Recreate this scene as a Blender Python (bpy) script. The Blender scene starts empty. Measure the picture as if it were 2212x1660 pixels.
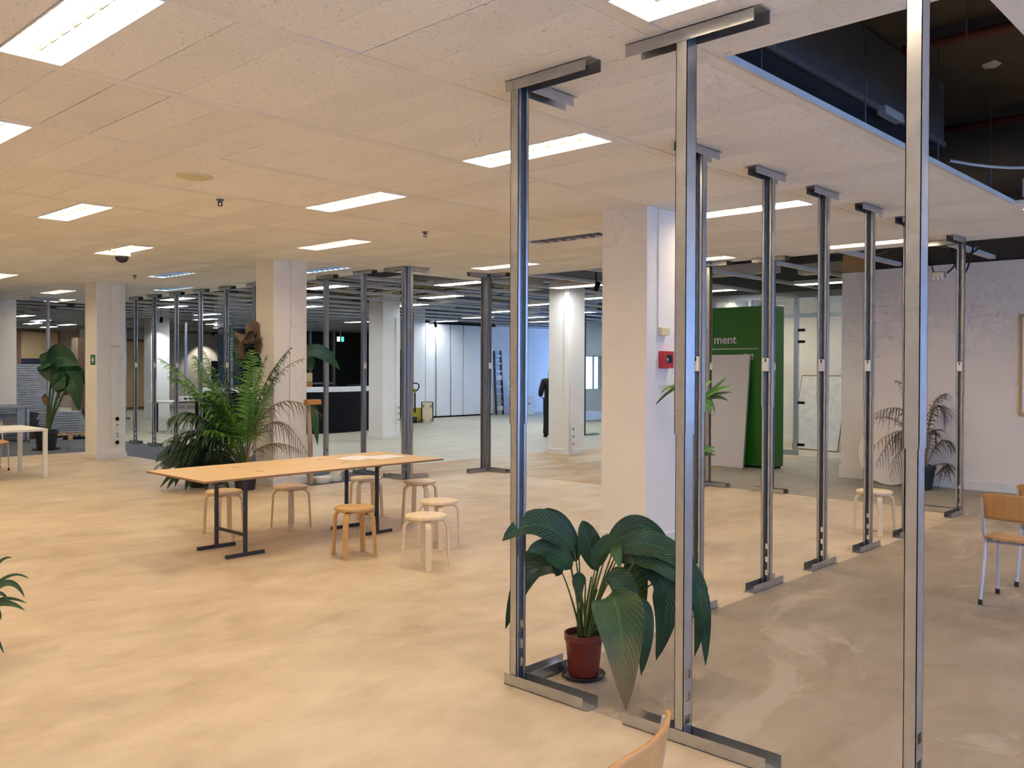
import bpy, math, random
from mathutils import Vector, Matrix
random.seed(7)
S = bpy.context.scene
COL = S.collection
PI = math.pi
CZ = 3.138          # underside of the suspended ceiling
SLAB = 4.05         # underside of the concrete slab
# ------------------------------------------------------------------ camera
cd = bpy.data.cameras.new('camera'); cam = bpy.data.objects.new('camera', cd); COL.objects.link(cam)
YAW, PIT, ROL, FPX, CX, CY = 0.762187009, -0.00900732097, -0.00354728865, 1909.40958, 1106 - 24.2994, 830 - 17.968
_fw = Vector((math.cos(YAW) * math.cos(PIT), math.sin(YAW) * math.cos(PIT), math.sin(PIT)))
_r = Vector((math.sin(YAW), -math.cos(YAW), 0)); _d = _fw.cross(_r)
_r2 = _r * math.cos(ROL) + _d * math.sin(ROL); _d2 = -_r * math.sin(ROL) + _d * math.cos(ROL)
m = Matrix(((_r2.x, -_d2.x, -_fw.x, 0), (_r2.y, -_d2.y, -_fw.y, 0), (_r2.z, -_d2.z, -_fw.z, 1.65), (0, 0, 0, 1)))
cam.matrix_world = m
cd.sensor_fit = 'HORIZONTAL'; cd.sensor_width = 36; cd.lens = FPX / 2212 * 36
cd.shift_x = (1106 - CX) / 2212; cd.shift_y = (CY - 830) / 2212
cd.clip_start = 0.05; cd.clip_end = 200
S.camera = cam
# ------------------------------------------------------------------ daylight outside the windows
W = bpy.data.worlds.new('overcast_sky'); S.world = W; W.use_nodes = True
bg = W.node_tree.nodes['Background']; bg.inputs[0].default_value = (0.27, 0.48, 1.0, 1); bg.inputs[1].default_value = 2.3
# ------------------------------------------------------------------ exposure
S.view_settings.view_transform = 'Standard'; S.view_settings.look = 'None'
S.view_settings.exposure = 1.3; S.view_settings.gamma = 1.0; S.view_settings.use_curve_mapping = False
S.cycles.max_bounces = 7; S.cycles.diffuse_bounces = 4; S.cycles.glossy_bounces = 2; S.cycles.use_adaptive_sampling = True; S.cycles.adaptive_threshold = .09; S.cycles.adaptive_min_samples = 12; S.cycles.transparent_max_bounces = 12
S.cycles.use_denoising = True; S.cycles.use_light_tree = True; S.cycles.sample_clamp_indirect = 6.0
S.cycles.caustics_reflective = False; S.cycles.caustics_refractive = False
LAMP_WARM = (1.0, 0.79, 0.53); LAMP_COOL = (0.86, 0.93, 1.0); LAMP_POWER = 13.0

def portal(x0, x1, y, z0, z1, rot):
    l = bpy.data.lights.new('window_portal', 'AREA'); l.shape = 'RECTANGLE'; l.size = x1 - x0; l.size_y = z1 - z0
    l.cycles.is_portal = True
    o = bpy.data.objects.new('window_portal', l); COL.objects.link(o); o.location = y; o.rotation_euler = rot
    return o
portal(0, 16.6, (4.5, -3.9, 1.9), .8, 3.0, (PI / 2, 0, 0))
portal(0, 4.6, (26.9, 19.2, 1.7), .4, 3.0, (PI / 2, 0, PI / 2))

# ------------------------------------------------------------------ materials
def mat(name, col, rough=.6, metal=0., var=0., vs=3., bump=0., bs=60., spec=.5, col2=None, stretch=None, detail=4.):
    mt = bpy.data.materials.new(name); mt.use_nodes = True
    nt = mt.node_tree; N = nt.nodes; L = nt.links; b = N['Principled BSDF']
    b.inputs['Base Color'].default_value = (*col, 1); b.inputs['Roughness'].default_value = rough
    b.inputs['Metallic'].default_value = metal; b.inputs['Specular IOR Level'].default_value = spec
    tc = N.new('ShaderNodeTexCoord'); mp = N.new('ShaderNodeMapping'); L.new(tc.outputs['Object'], mp.inputs['Vector'])
    if stretch: mp.inputs['Scale'].default_value = stretch
    if var or col2:
        nz = N.new('ShaderNodeTexNoise'); nz.inputs['Scale'].default_value = vs; nz.inputs['Detail'].default_value = detail
        L.new(mp.outputs[0], nz.inputs['Vector'])
        rp = N.new('ShaderNodeValToRGB'); L.new(nz.outputs['Fac'], rp.inputs[0])
        c1 = [max(0, c * (1 - var)) for c in col]; c2 = col2 or [min(1, c * (1 + var)) for c in col]
        if col2: c1 = col
        rp.color_ramp.elements[0].position = .3; rp.color_ramp.elements[1].position = .7
        rp.color_ramp.elements[0].color = (*c1, 1); rp.color_ramp.elements[1].color = (*c2, 1)
        L.new(rp.outputs[0], b.inputs['Base Color'])
    if bump:
        n2 = N.new('ShaderNodeTexNoise'); n2.inputs['Scale'].default_value = bs; n2.inputs['Detail'].default_value = 3
        L.new(mp.outputs[0], n2.inputs['Vector'])
        bp = N.new('ShaderNodeBump'); bp.inputs['Strength'].default_value = bump; bp.inputs['Distance'].default_value = .01
        L.new(n2.outputs['Fac'], bp.inputs['Height']); L.new(bp.outputs[0], b.inputs['Normal'])
    return mt

def concrete(name, base, dark, light, rough=.38, sc=1.0, seed=0., stain=None, streak=(1, 1, 1), st=(.46, .58)):
    mt = bpy.data.materials.new(name); mt.use_nodes = True
    nt = mt.node_tree; N = nt.nodes; L = nt.links; b = N['Principled BSDF']
    tc = N.new('ShaderNodeTexCoord'); mp = N.new('ShaderNodeMapping'); L.new(tc.outputs['Object'], mp.inputs['Vector'])
    mp.inputs['Location'].default_value = (seed, seed * 1.7, 0); mp.inputs['Scale'].default_value = streak
    def noise(s, d=5, r=.6, w=0):
        n = N.new('ShaderNodeTexNoise'); n.inputs['Scale'].default_value = s; n.inputs['Detail'].default_value = d
        n.inputs['Roughness'].default_value = r; n.inputs['Distortion'].default_value = w
        L.new(mp.outputs[0], n.inputs['Vector']); return n
    def ramp(src, p0, p1, c0, c1):
        r = N.new('ShaderNodeValToRGB'); r.color_ramp.elements[0].position = p0; r.color_ramp.elements[1].position = p1
        r.color_ramp.elements[0].color = (*c0, 1); r.color_ramp.elements[1].color = (*c1, 1); L.new(src, r.inputs[0]); return r
    def mix(a, bb, fac, mode='MIX'):
        x = N.new('ShaderNodeMix'); x.data_type = 'RGBA'; x.blend_type = mode
        if isinstance(fac, float): x.inputs[0].default_value = fac
        else: L.new(fac, x.inputs[0])
        for s, i in ((a, 6), (bb, 7)):
            if isinstance(s, tuple): x.inputs[i].default_value = (*s, 1)
            else: L.new(s, x.inputs[i])
        return x.outputs[2]
    big = ramp(noise(.7 * sc, 7, .64, .5).outputs['Fac'], .28, .72, (0, 0, 0), (1, 1, 1))
    c = mix(dark, base, big.outputs[0])
    mid = ramp(noise(1.9 * sc, 8, .68, .4).outputs['Fac'], .34, .80, (0, 0, 0), (1, 1, 1))
    m2 = N.new('ShaderNodeMath'); m2.operation = 'MULTIPLY'; m2.inputs[1].default_value = .75; L.new(mid.outputs[0], m2.inputs[0])
    c = mix(c, light, m2.outputs[0])
    sp = ramp(noise(4.5 * sc, 4, .6).outputs['Fac'], .22, .66, (.80, .77, .72), (1, 1, 1))
    c = mix(c, sp.outputs[0], .55, 'MULTIPLY')
    pt = ramp(noise(34 * sc, 1, .4).outputs['Fac'], .12, .22, (.72, .67, .62), (1, 1, 1))
    c = mix(c, pt.outputs[0], .8, 'MULTIPLY')
    if stain:
        st = ramp(noise(.9 * sc, 6, .65, 1.0).outputs['Fac'], st[0], st[1], (0, 0, 0), (1, 1, 1))
        c = mix(c, stain, st.outputs[0])
    L.new(c, b.inputs['Base Color'])
    rr = ramp(noise(3.1 * sc, 5).outputs['Fac'], .3, .7, (rough,) * 3, (rough + .16,) * 3); L.new(rr.outputs[0], b.inputs['Roughness'])
    bp = N.new('ShaderNodeBump'); bp.inputs['Strength'].default_value = .12; bp.inputs['Distance'].default_value = .01
    L.new(noise(7 * sc, 8, .7).outputs['Fac'], bp.inputs['Height']); L.new(bp.outputs[0], b.inputs['Normal'])
    return mt

def tile_material():
    mt = mat('mineral_tile', (.88, .87, .85), .9, var=.02, vs=1.2)
    nt = mt.node_tree; N = nt.nodes; L = nt.links; b = N['Principled BSDF']
    tc = N.new('ShaderNodeTexCoord'); mp = N.new('ShaderNodeMapping'); L.new(tc.outputs['Object'], mp.inputs['Vector'])
    oi = N.new('ShaderNodeObjectInfo'); ml = N.new('ShaderNodeMath'); ml.operation = 'MULTIPLY'; ml.inputs[1].default_value = 40
    L.new(oi.outputs['Random'], ml.inputs[0])
    cb = N.new('ShaderNodeCombineXYZ'); L.new(ml.outputs[0], cb.inputs[0]); L.new(ml.outputs[0], cb.inputs[1])
    L.new(cb.outputs[0], mp.inputs['Location']); mp.inputs['Scale'].default_value = (1.0, .45, 1)
    nz = N.new('ShaderNodeTexNoise'); nz.inputs['Scale'].default_value = 110; nz.inputs['Detail'].default_value = 2; nz.inputs['Distortion'].default_value = 1.0
    L.new(mp.outputs[0], nz.inputs['Vector'])
    rp = N.new('ShaderNodeValToRGB'); rp.color_ramp.elements[0].position = .30; rp.color_ramp.elements[1].position = .36
    rp.color_ramp.elements[0].color = (.50, .47, .43, 1); rp.color_ramp.elements[1].color = (1, 1, 1, 1); L.new(nz.outputs['Fac'], rp.inputs[0])
    src = b.inputs['Base Color'].links[0].from_socket
    mx = N.new('ShaderNodeMix'); mx.data_type = 'RGBA'; mx.blend_type = 'MULTIPLY'; mx.inputs[0].default_value = .8
    L.new(src, mx.inputs[6]); L.new(rp.outputs[0], mx.inputs[7])
    # each tile a slightly different white
    hv = N.new('ShaderNodeHueSaturation'); mr = N.new('ShaderNodeMapRange'); mr.inputs[3].default_value = .95; mr.inputs[4].default_value = 1.04
    L.new(oi.outputs['Random'], mr.inputs[0]); L.new(mr.outputs[0], hv.inputs['Value']); L.new(mx.outputs[2], hv.inputs['Color'])
    L.new(hv.outputs[0], b.inputs['Base Color'])
    bp = N.new('ShaderNodeBump'); bp.inputs['Strength'].default_value = .5; bp.inputs['Distance'].default_value = .004
    L.new(rp.outputs[0], bp.inputs['Height']); L.new(bp.outputs[0], b.inputs['Normal'])
    return mt

def emit(name, col, power):
    mt = bpy.data.materials.new(name); mt.use_nodes = True; nt = mt.node_tree
    nt.nodes.remove(nt.nodes['Principled BSDF']); e = nt.nodes.new('ShaderNodeEmission')
    e.inputs[0].default_value = (*col, 1); e.inputs[1].default_value = power
    nt.links.new(e.outputs[0], nt.nodes['Material Output'].inputs[0]); return mt

def glass(name, tint=(.97, .985, .98), refl=.10, rough=.02):
    mt = bpy.data.materials.new(name); mt.use_nodes = True; nt = mt.node_tree; N = nt.nodes; L = nt.links
    N.remove(N['Principled BSDF']); t = N.new('ShaderNodeBsdfTransparent'); t.inputs[0].default_value = (*tint, 1)
    g = N.new('ShaderNodeBsdfGlossy'); g.inputs['Roughness'].default_value = rough
    fr = N.new('ShaderNodeLayerWeight'); fr.inputs[0].default_value = .5
    pw = N.new('ShaderNodeMath'); pw.operation = 'POWER'; pw.inputs[1].default_value = 5; L.new(fr.outputs['Facing'], pw.inputs[0])
    ma = N.new('ShaderNodeMath'); ma.operation = 'MULTIPLY_ADD'; ma.inputs[1].default_value = .6; ma.inputs[2].default_value = .03; L.new(pw.outputs[0], ma.inputs[0])
    mx = N.new('ShaderNodeMixShader'); L.new(ma.outputs[0], mx.inputs[0]); L.new(t.outputs[0], mx.inputs[1]); L.new(g.outputs[0], mx.inputs[2])
    L.new(mx.outputs[0], N['Material Output'].inputs[0]); return mt

def leaf_material(name, c1, c2, tip=None, rough=.38, freq=16., vein=.45):
    mt = bpy.data.materials.new(name); mt.use_nodes = True; nt = mt.node_tree; N = nt.nodes; L = nt.links; b = N['Principled BSDF']
    uv = N.new('ShaderNodeUVMap'); uv.uv_map = 'UVMap'; sx = N.new('ShaderNodeSeparateXYZ'); L.new(uv.outputs[0], sx.inputs[0])
    ab = N.new('ShaderNodeMath'); ab.operation = 'ABSOLUTE'; L.new(sx.outputs[0], ab.inputs[0])
    sl = N.new('ShaderNodeMath'); sl.operation = 'MULTIPLY_ADD'; sl.inputs[1].default_value = -.28; L.new(ab.outputs[0], sl.inputs[0]); L.new(sx.outputs[1], sl.inputs[2])
    fm = N.new('ShaderNodeMath'); fm.operation = 'MULTIPLY'; fm.inputs[1].default_value = freq * 2 * PI; L.new(sl.outputs[0], fm.inputs[0])
    sn = N.new('ShaderNodeMath'); sn.operation = 'SINE'; L.new(fm.outputs[0], sn.inputs[0])
    nz = N.new('ShaderNodeTexNoise'); tc = N.new('ShaderNodeTexCoord'); L.new(tc.outputs['Object'], nz.inputs['Vector']); nz.inputs['Scale'].default_value = 7
    rp = N.new('ShaderNodeValToRGB'); rp.color_ramp.elements[0].position = .3; rp.color_ramp.elements[1].position = .7
    rp.color_ramp.elements[0].color = (*c1, 1); rp.color_ramp.elements[1].color = (*c2, 1); L.new(nz.outputs['Fac'], rp.inputs[0])
    out = rp.outputs[0]
    mid = N.new('ShaderNodeValToRGB'); mid.color_ramp.elements[0].position = .02; mid.color_ramp.elements[1].position = .07
    mid.color_ramp.elements[0].color = (1, 1, 1, 1); mid.color_ramp.elements[1].color = (0, 0, 0, 1); L.new(ab.outputs[0], mid.inputs[0])
    mx = N.new('ShaderNodeMix'); mx.data_type = 'RGBA'; L.new(mid.outputs[0], mx.inputs[0]); L.new(out, mx.inputs[6]); mx.inputs[7].default_value = (c2[0] * 1.7, c2[1] * 1.7, c2[2] * 1.5, 1)
    out = mx.outputs[2]
    if tip:
        ad = N.new('ShaderNodeMath'); ad.operation = 'MULTIPLY_ADD'; ad.inputs[1].default_value = .25; L.new(nz.outputs['Fac'], ad.inputs[0]); L.new(sx.outputs[1], ad.inputs[2])
        tr = N.new('ShaderNodeValToRGB'); tr.color_ramp.elements[0].position = .72; tr.color_ramp.elements[1].position = 1.0
        L.new(ad.outputs[0], tr.inputs[0]); m3 = N.new('ShaderNodeMix'); m3.data_type = 'RGBA'; L.new(tr.outputs[0], m3.inputs[0]); L.new(out, m3.inputs[6]); m3.inputs[7].default_value = (*tip, 1); out = m3.outputs[2]
    L.new(out, b.inputs['Base Color']); b.inputs['Roughness'].default_value = rough
    b.inputs['Subsurface Weight'].default_value = 0.0
    bp = N.new('ShaderNodeBump'); bp.inputs['Strength'].default_value = vein; bp.inputs['Distance'].default_value = .004; L.new(sn.outputs[0], bp.inputs['Height']); L.new(bp.outputs[0], b.inputs['Normal'])
    return mt

MT = {}
MT['tile'] = tile_material()
MT['runner'] = mat('painted_runner', (.84, .82, .79), .6, var=.04, vs=2)
MT['rail'] = mat('painted_rail', (.62, .62, .60), .6, var=.1, vs=2)
MT['lamp_frame'] = mat('lamp_frame_white', (.85, .85, .85), .4)
MT['louvre'] = mat('louvre_darkened', (.12, .12, .13), .35)  # blade colour darkened so the fins show against the glowing diffuser
MT['lamp_warm'] = emit('tube_light_warm', LAMP_WARM, LAMP_POWER)
MT['lamp_cool'] = emit('tube_light_cool', LAMP_COOL, LAMP_POWER)
MT['lamp_blue'] = emit('tube_light_daylight', (.55, .76, 1.0), 2.2)
MT['lamp_off'] = mat('louvre_unlit', (.30, .30, .32), .45, metal=.3)
MT['zinc'] = mat('galvanised_steel', (.50, .51, .52), .30, metal=.90, var=.08, vs=14, bump=.05, bs=30)
MT['zinc_dark'] = mat('galvanised_steel_dull', (.42, .44, .47), .45, metal=.8, var=.14, vs=9)
MT['clip'] = mat('clip_white', (.75, .74, .70), .5)
MT['white'] = mat('white_paint', (.80, .79, .76), .7, var=.03, vs=1.5)
MT['white_cool'] = mat('white_paint_cool', (.78, .79, .80), .65, var=.03, vs=1.5)
MT['column'] = mat('column_paint', (.82, .80, .76), .65, var=.025, vs=2.2, bump=.05, bs=40)
MT['wall_pink'] = mat('wall_paint_warm', (.86, .79, .735), .75, var=.025, vs=1.3)
MT['trim'] = mat('trim_white', (.80, .79, .77), .45)
MT['plastic_w'] = mat('white_plastic', (.82, .81, .76), .4)
MT['plastic_y'] = mat('aged_plastic', (.72, .64, .40), .5)
MT['red'] = mat('red_plastic', (.55, .03, .03), .35)
MT['black'] = mat('black_matte', (.008, .008, .009), .7, spec=.12)
MT['black_gloss'] = mat('black_gloss', (.015, .015, .018), .25)
MT['steel_black'] = mat('black_steel', (.035, .035, .04), .45, metal=.3)
MT['ply'] = mat('plywood_top', (.74, .53, .29), .5, var=.06, vs=2.0, stretch=(1, 7, 1))
MT['ply_edge'] = mat('plywood_edge', (.30, .17, .08), .7, var=.25, vs=3.0, stretch=(1, 1, 90))
MT['birch'] = mat('birch_pale', (.80, .64, .42), .42, var=.06, vs=2.5, stretch=(1, 9, 1))
MT['birch_mid'] = mat('birch_mid', (.72, .52, .29), .42, var=.07, vs=2.5, stretch=(1, 9, 1))
MT['birch_honey'] = mat('birch_honey', (.60, .36, .13), .40, var=.08, vs=2.5, stretch=(1, 9, 1))
MT['beech'] = mat('beech_ply', (.56, .29, .10), .38, var=.1, vs=2.5, stretch=(9, 1, 1))
MT['tube_grey'] = mat('painted_tube', (.55, .56, .62), .35, metal=.25)
MT['rubber'] = mat('rubber_black', (.02, .02, .02), .7)
MT['paper'] = mat('paper_white', (.88, .90, .96), .8)
MT['terracotta'] = mat('red_plastic_pot', (.15, .021, .012), .38, var=.08, vs=6)
MT['pot_black'] = mat('black_plastic_pot', (.02, .021, .024), .42)
MT['soil'] = mat('potting_soil', (.05, .035, .02), .95, var=.4, vs=40, bump=.6, bs=50)
MT['stem'] = mat('green_stem', (.06, .11, .025), .5, var=.2, vs=5)
MT['stem_brown'] = mat('dry_stem', (.30, .19, .09), .8, var=.25, vs=8)
MT['bark'] = mat('bark_pole', (.42, .33, .22), .9, var=.3, vs=12, stretch=(1, 1, .2), bump=.4, bs=30)
MT['lily'] = leaf_material('lily_leaf', (.008, .034, .010), (.018, .062, .016), None, .42)
MT['lily_tip'] = leaf_material('lily_leaf_yellowing', (.014, .052, .012), (.026, .080, .018), (.17, .12, .025), .42)
MT['lily_light'] = leaf_material('lily_leaf_light', (.07, .13, .02), (.10, .18, .03), None, .4)
MT['palm'] = leaf_material('palm_leaf', (.06, .18, .02), (.13, .31, .045), None, .42, freq=0)
MT['palm_dark'] = leaf_material('palm_leaf_dark', (.018, .055, .018), (.035, .09, .03), None, .45, freq=0)
MT['palm_dry'] = leaf_material('palm_leaf_dry', (.055, .045, .026), (.13, .105, .06), None, .8, freq=0)
MT['palm_dead'] = leaf_material('palm_leaf_dead', (.030, .026, .015), (.075, .058, .032), None, .8, freq=0)
MT['banana'] = leaf_material('banana_leaf', (.012, .06, .024), (.03, .11, .04), None, .28, freq=30, vein=.3)
MT['banana_dry'] = leaf_material('banana_leaf_dry', (.14, .085, .045), (.27, .18, .10), None, .8, freq=20)
MT['bush'] = leaf_material('bush_leaf', (.014, .030, .016), (.032, .058, .026), None, .4, freq=12)
MT['bush_red'] = leaf_material('bush_leaf_red', (.05, .015, .015), (.10, .03, .025), None, .4, freq=8)
MT['green_sign'] = mat('green_panel', (.020, .15, .010), .42)
MT['board'] = mat('white_board', (.66, .61, .58), .6)
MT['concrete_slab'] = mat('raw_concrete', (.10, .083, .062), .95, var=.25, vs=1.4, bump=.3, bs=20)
MT['duct'] = mat('grey_duct', (.14, .145, .16), .6, metal=.3, var=.15, vs=2)
MT['foil'] = mat('foil_tape', (.6, .63, .7), .3, metal=.8)
MT['pipe_red'] = mat('red_oxide_pipe', (.10, .022, .015), .6, var=.2, vs=5)
MT['cable'] = mat('black_cable', (.02, .02, .02), .6)
MT['cable_grey'] = mat('grey_cable', (.30, .29, .27), .6)
MT['cable_yellow'] = mat('yellow_cable', (.30, .24, .04), .6)
MT['glass'] = glass('clear_glass')
MT['glass_green'] = glass('glass_edge', (.55, .75, .68))
MT['glass_dark'] = mat('night_glass', (.012, .013, .014), .08, spec=.5)
MT['alu'] = mat('aluminium_frame', (.40, .42, .43), .4, metal=.7)
MT['tan'] = mat('tan_wall', (.52, .36, .18), .7, var=.05, vs=1)
MT['brown'] = mat('brown_panel', (.20, .12, .07), .7)
MT['peach'] = mat('peach_wall', (.68, .52, .42), .75)
MT['yellow'] = mat('yellow_paint', (.62, .50, .03), .45)
MT['orange'] = mat('orange_laminate', (.55, .25, .05), .5)
MT['wood'] = mat('raw_pine', (.62, .44, .22), .7, var=.15, vs=4, stretch=(1, 8, 1))
MT['sign_green'] = mat('sign_green', (.01, .16, .09), .5)
MT['exit'] = emit('exit_sign_glow', (.05, .9, .45), 1.2)
MT['exit_w'] = emit('exit_sign_white', (.8, .9, 1), 1.2)
MT['coat'] = mat('black_cloth', (.010, .010, .011), .85)
MT['skin'] = mat('skin', (.55, .33, .24), .5)
MT['hair'] = mat('blond_hair', (.42, .29, .14), .55, var=.2, vs=30, stretch=(1, 1, .1))
MT['grey_wall'] = mat('grey_wall', (.36, .37, .34), .7, var=.03, vs=1)
MT['carpet'] = mat('blue_grey_carpet', (.10, .115, .145), .95, var=.12, vs=60)
MT['floor_main'] = concrete('cream_screed', (.65, .525, .365), (.40, .305, .205), (.78, .67, .50), .40, 1.0, 0., streak=(.8, 1.25, 1))
MT['floor_side'] = concrete('worn_brown_screed', (.35, .275, .195), (.27, .21, .145), (.47, .40, .31), .5, 1.0, 13., stain=(.43, .36, .275), streak=(.75, 1.2, 1), st=(.58, .63))
MT['floor_far'] = concrete('pale_screed', (.49, .45, .345), (.40, .36, .27), (.57, .53, .42), .42, .8, 31., streak=(.7, 1.3, 1))
MT['floor_stain'] = concrete('stained_screed', (.52, .44, .32), (.40, .31, .20), (.60, .52, .38), .5, .9, 5., stain=(.42, .27, .13), streak=(.5, 1.6, 1))
MT['floor_grey'] = concrete('grey_brown_screed', (.37, .325, .255), (.29, .25, .19), (.46, .41, .32), .5, 1.0, 44.)

# ------------------------------------------------------------------ mesh helpers
class MB:
    def __init__(s): s.v = []; s.f = []
    def add(s, vs, fs):
        n = len(s.v); s.v += [tuple(v) for v in vs]; s.f += [tuple(i + n for i in f) for f in fs]; return s
    def box(s, x0, x1, y0, y1, z0, z1):
        return s.add([(x0, y0, z0), (x1, y0, z0), (x1, y1, z0), (x0, y1, z0), (x0, y0, z1), (x1, y0, z1), (x1, y1, z1), (x0, y1, z1)],
                     [(0, 3, 2, 1), (4, 5, 6, 7), (0, 1, 5, 4), (1, 2, 6, 5), (2, 3, 7, 6), (3, 0, 4, 7)])
    def obox(s, c, size, M3=None):
        hx, hy, hz = [a / 2 for a in size]; M3 = M3 or Matrix.Identity(3); c = Vector(c)
        vs = [c + M3 @ Vector(p) for p in [(-hx, -hy, -hz), (hx, -hy, -hz), (hx, hy, -hz), (-hx, hy, -hz), (-hx, -hy, hz), (hx, -hy, hz), (hx, hy, hz), (-hx, hy, hz)]]
        return s.add(vs, [(0, 3, 2, 1), (4, 5, 6, 7), (0, 1, 5, 4), (1, 2, 6, 5), (2, 3, 7, 6), (3, 0, 4, 7)])
    def tube(s, pts, r, n=8, cap=True):
        pts = [Vector(p) for p in pts]; rs = r if isinstance(r, (list, tuple)) else [r] * len(pts)
        rings = []; up = Vector((0, 0, 1)); t0 = (pts[1] - pts[0]).normalized()
        a = t0.cross(up); a = a if a.length > .05 else t0.cross(Vector((1, 0, 0))); a.normalize()
        for i, p in enumerate(pts):
            t = (pts[min(i + 1, len(pts) - 1)] - pts[max(i - 1, 0)]).normalized()
            a = (a - t * a.dot(t)); a = a.normalized() if a.length > 1e-6 else t.orthogonal().normalized(); b = t.cross(a)
            rings.append([p + (a * math.cos(2 * PI * k / n) + b * math.sin(2 * PI * k / n)) * rs[i] for k in range(n)])
        vs = [v for rg in rings for v in rg]; fs = []
        for i in range(len(pts) - 1):
            for k in range(n): fs.append((i * n + k, i * n + (k + 1) % n, (i + 1) * n + (k + 1) % n, (i + 1) * n + k))
        if cap: fs += [tuple(range(n))[::-1], tuple(range((len(pts) - 1) * n, len(pts) * n))]
        return s.add(vs, fs)
    def lathe(s, prof, n=24, c=(0, 0, 0)):
        vs = [(c[0] + r * math.cos(2 * PI * k / n), c[1] + r * math.sin(2 * PI * k / n), c[2] + z) for r, z in prof for k in range(n)]
        fs = [(i * n + k, i * n + (k + 1) % n, (i + 1) * n + (k + 1) % n, (i + 1) * n + k) for i in range(len(prof) - 1) for k in range(n)]
        if prof[0][0] > 0: fs.append(tuple(range(n))[::-1])
        if prof[-1][0] > 0: fs.append(tuple(range((len(prof) - 1) * n, len(prof) * n)))
        return s.add(vs, fs)
    def ribbon(s, path, normals, w, t):
        """flat bar of width w, thickness t swept along path; normals give the flat side"""
        vs = []; m = len(path)
        for i, p in enumerate(path):
            p = Vector(p); tg = (Vector(path[min(i + 1, m - 1)]) - Vector(path[max(i - 1, 0)])).normalized(); nn = Vector(normals[i]).normalized(); sd = tg.cross(nn).normalized()
            for a, b in ((-1, -1), (1, -1), (1, 1), (-1, 1)): vs.append(p + sd * (a * w / 2) + nn * (b * t / 2))
        fs = [(0, 1, 2, 3)[::-1]] + [(i * 4 + k, i * 4 + (k + 1) % 4, i * 4 + 4 + (k + 1) % 4, i * 4 + 4 + k) for i in range(m - 1) for k in range(4)] + [tuple((m - 1) * 4 + k for k in range(4))]
        return s.add(vs, fs)
    def mesh(s, name):
        me = bpy.data.meshes.new(name); me.from_pydata(s.v, [], s.f); me.update(); return me
    def build(s, name, mt, parent=None, bevel=0., smooth=False, seg=2):
        me = s.mesh(name); me.materials.append(MT[mt] if isinstance(mt, str) else mt)
        if smooth: me.polygons.foreach_set('use_smooth', [True] * len(me.polygons))
        o = bpy.data.objects.new(name, me); COL.objects.link(o)
        if parent: o.parent = parent
        if bevel:
            b = o.modifiers.new('bevel', 'BEVEL'); b.width = bevel; b.segments = seg; b.limit_method = 'ANGLE'; b.angle_limit = math.radians(40)
        if smooth:
            try: me.set_sharp_from_angle(angle=math.radians(42))
            except Exception: pass
        return o

def tag(o, label=None, cat=None, group=None, kind=None):
    if label: o['label'] = label
    if cat: o['category'] = cat
    if group: o['group'] = group
    if kind: o['kind'] = kind
    return o
def thing(name, label, cat, loc=(0, 0, 0), rz=0., group=None):
    o = bpy.data.objects.new(name, None); o.empty_display_size = .1; COL.objects.link(o)
    o.location = loc; o.rotation_euler = (0, 0, rz); return tag(o, label, cat, group)
def struct(o, label=None): return tag(o, label, kind='structure')
def copy_tree(o, loc=None, rz=None, label=None, parent=None):
    c = o.copy(); COL.objects.link(c); c.parent = parent
    if loc is not None: c.location = loc
    if rz is not None: c.rotation_euler = (0, 0, rz)
    if label: c['label'] = label
    for ch in o.children: copy_tree(ch, parent=c)
    return c
def bez(p0, p1, p2, n):
    p0, p1, p2 = Vector(p0), Vector(p1), Vector(p2)
    return [p0 * (1 - t) ** 2 + p1 * 2 * t * (1 - t) + p2 * t * t for t in [i / n for i in range(n + 1)]]
# ================================================================== THE SETTING
def slab_floor(name, mt, rects, label):
    b = MB()
    for x0, x1, y0, y1 in rects: b.box(x0, x1, y0, y1, -.06, 0)
    return struct(b.build(name, mt), label)
slab_floor('floor', 'floor_main', [(-4, 3.37, -4, 3.10), (-4, 11.0, 3.10, 6.48), (-4, 9.97, 6.48, 9.90), (-4, 8.40, 9.90, 10.36), (-4, 7.05, 10.36, 17.55)], 'cream screed floor under the stools and the long table')
slab_floor('floor', 'floor_side', [(3.37, 13.6, -4, 3.10)], 'worn brown screed floor right of the metal posts')
slab_floor('floor', 'floor_grey', [(11.0, 16.1, 3.10, 7.4), (13.6, 16.1, -4, 3.10)], 'grey brown screed floor before the right hand wall')
slab_floor('floor', 'floor_stain', [(9.97, 11.0, 6.48, 9.90), (11.0, 16.1, 7.4, 9.90), (8.40, 16.1, 9.90, 11.4)], 'brown stained screed floor before the green panel')
slab_floor('floor', 'floor_far', [(8.40, 16.1, 11.4, 38), (16.1, 27, 9.6, 38)], 'pale screed floor of the far hall')
slab_floor('floor', 'carpet', [(7.05, 8.40, 10.36, 38), (-4, 7.05, 17.55, 38)], 'blue grey carpet strip along the row of studs')
slab_floor('floor', 'floor_far', [(16.1, 20, 3, 9.6)], 'pale floor inside the glazed office')

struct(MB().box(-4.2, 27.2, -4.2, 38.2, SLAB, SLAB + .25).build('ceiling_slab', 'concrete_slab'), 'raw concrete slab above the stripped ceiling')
struct(MB().box(-4.2, -4, -4, 38, 0, SLAB).build('wall_left', 'white'), 'white wall at the left end of the hall')
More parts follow.
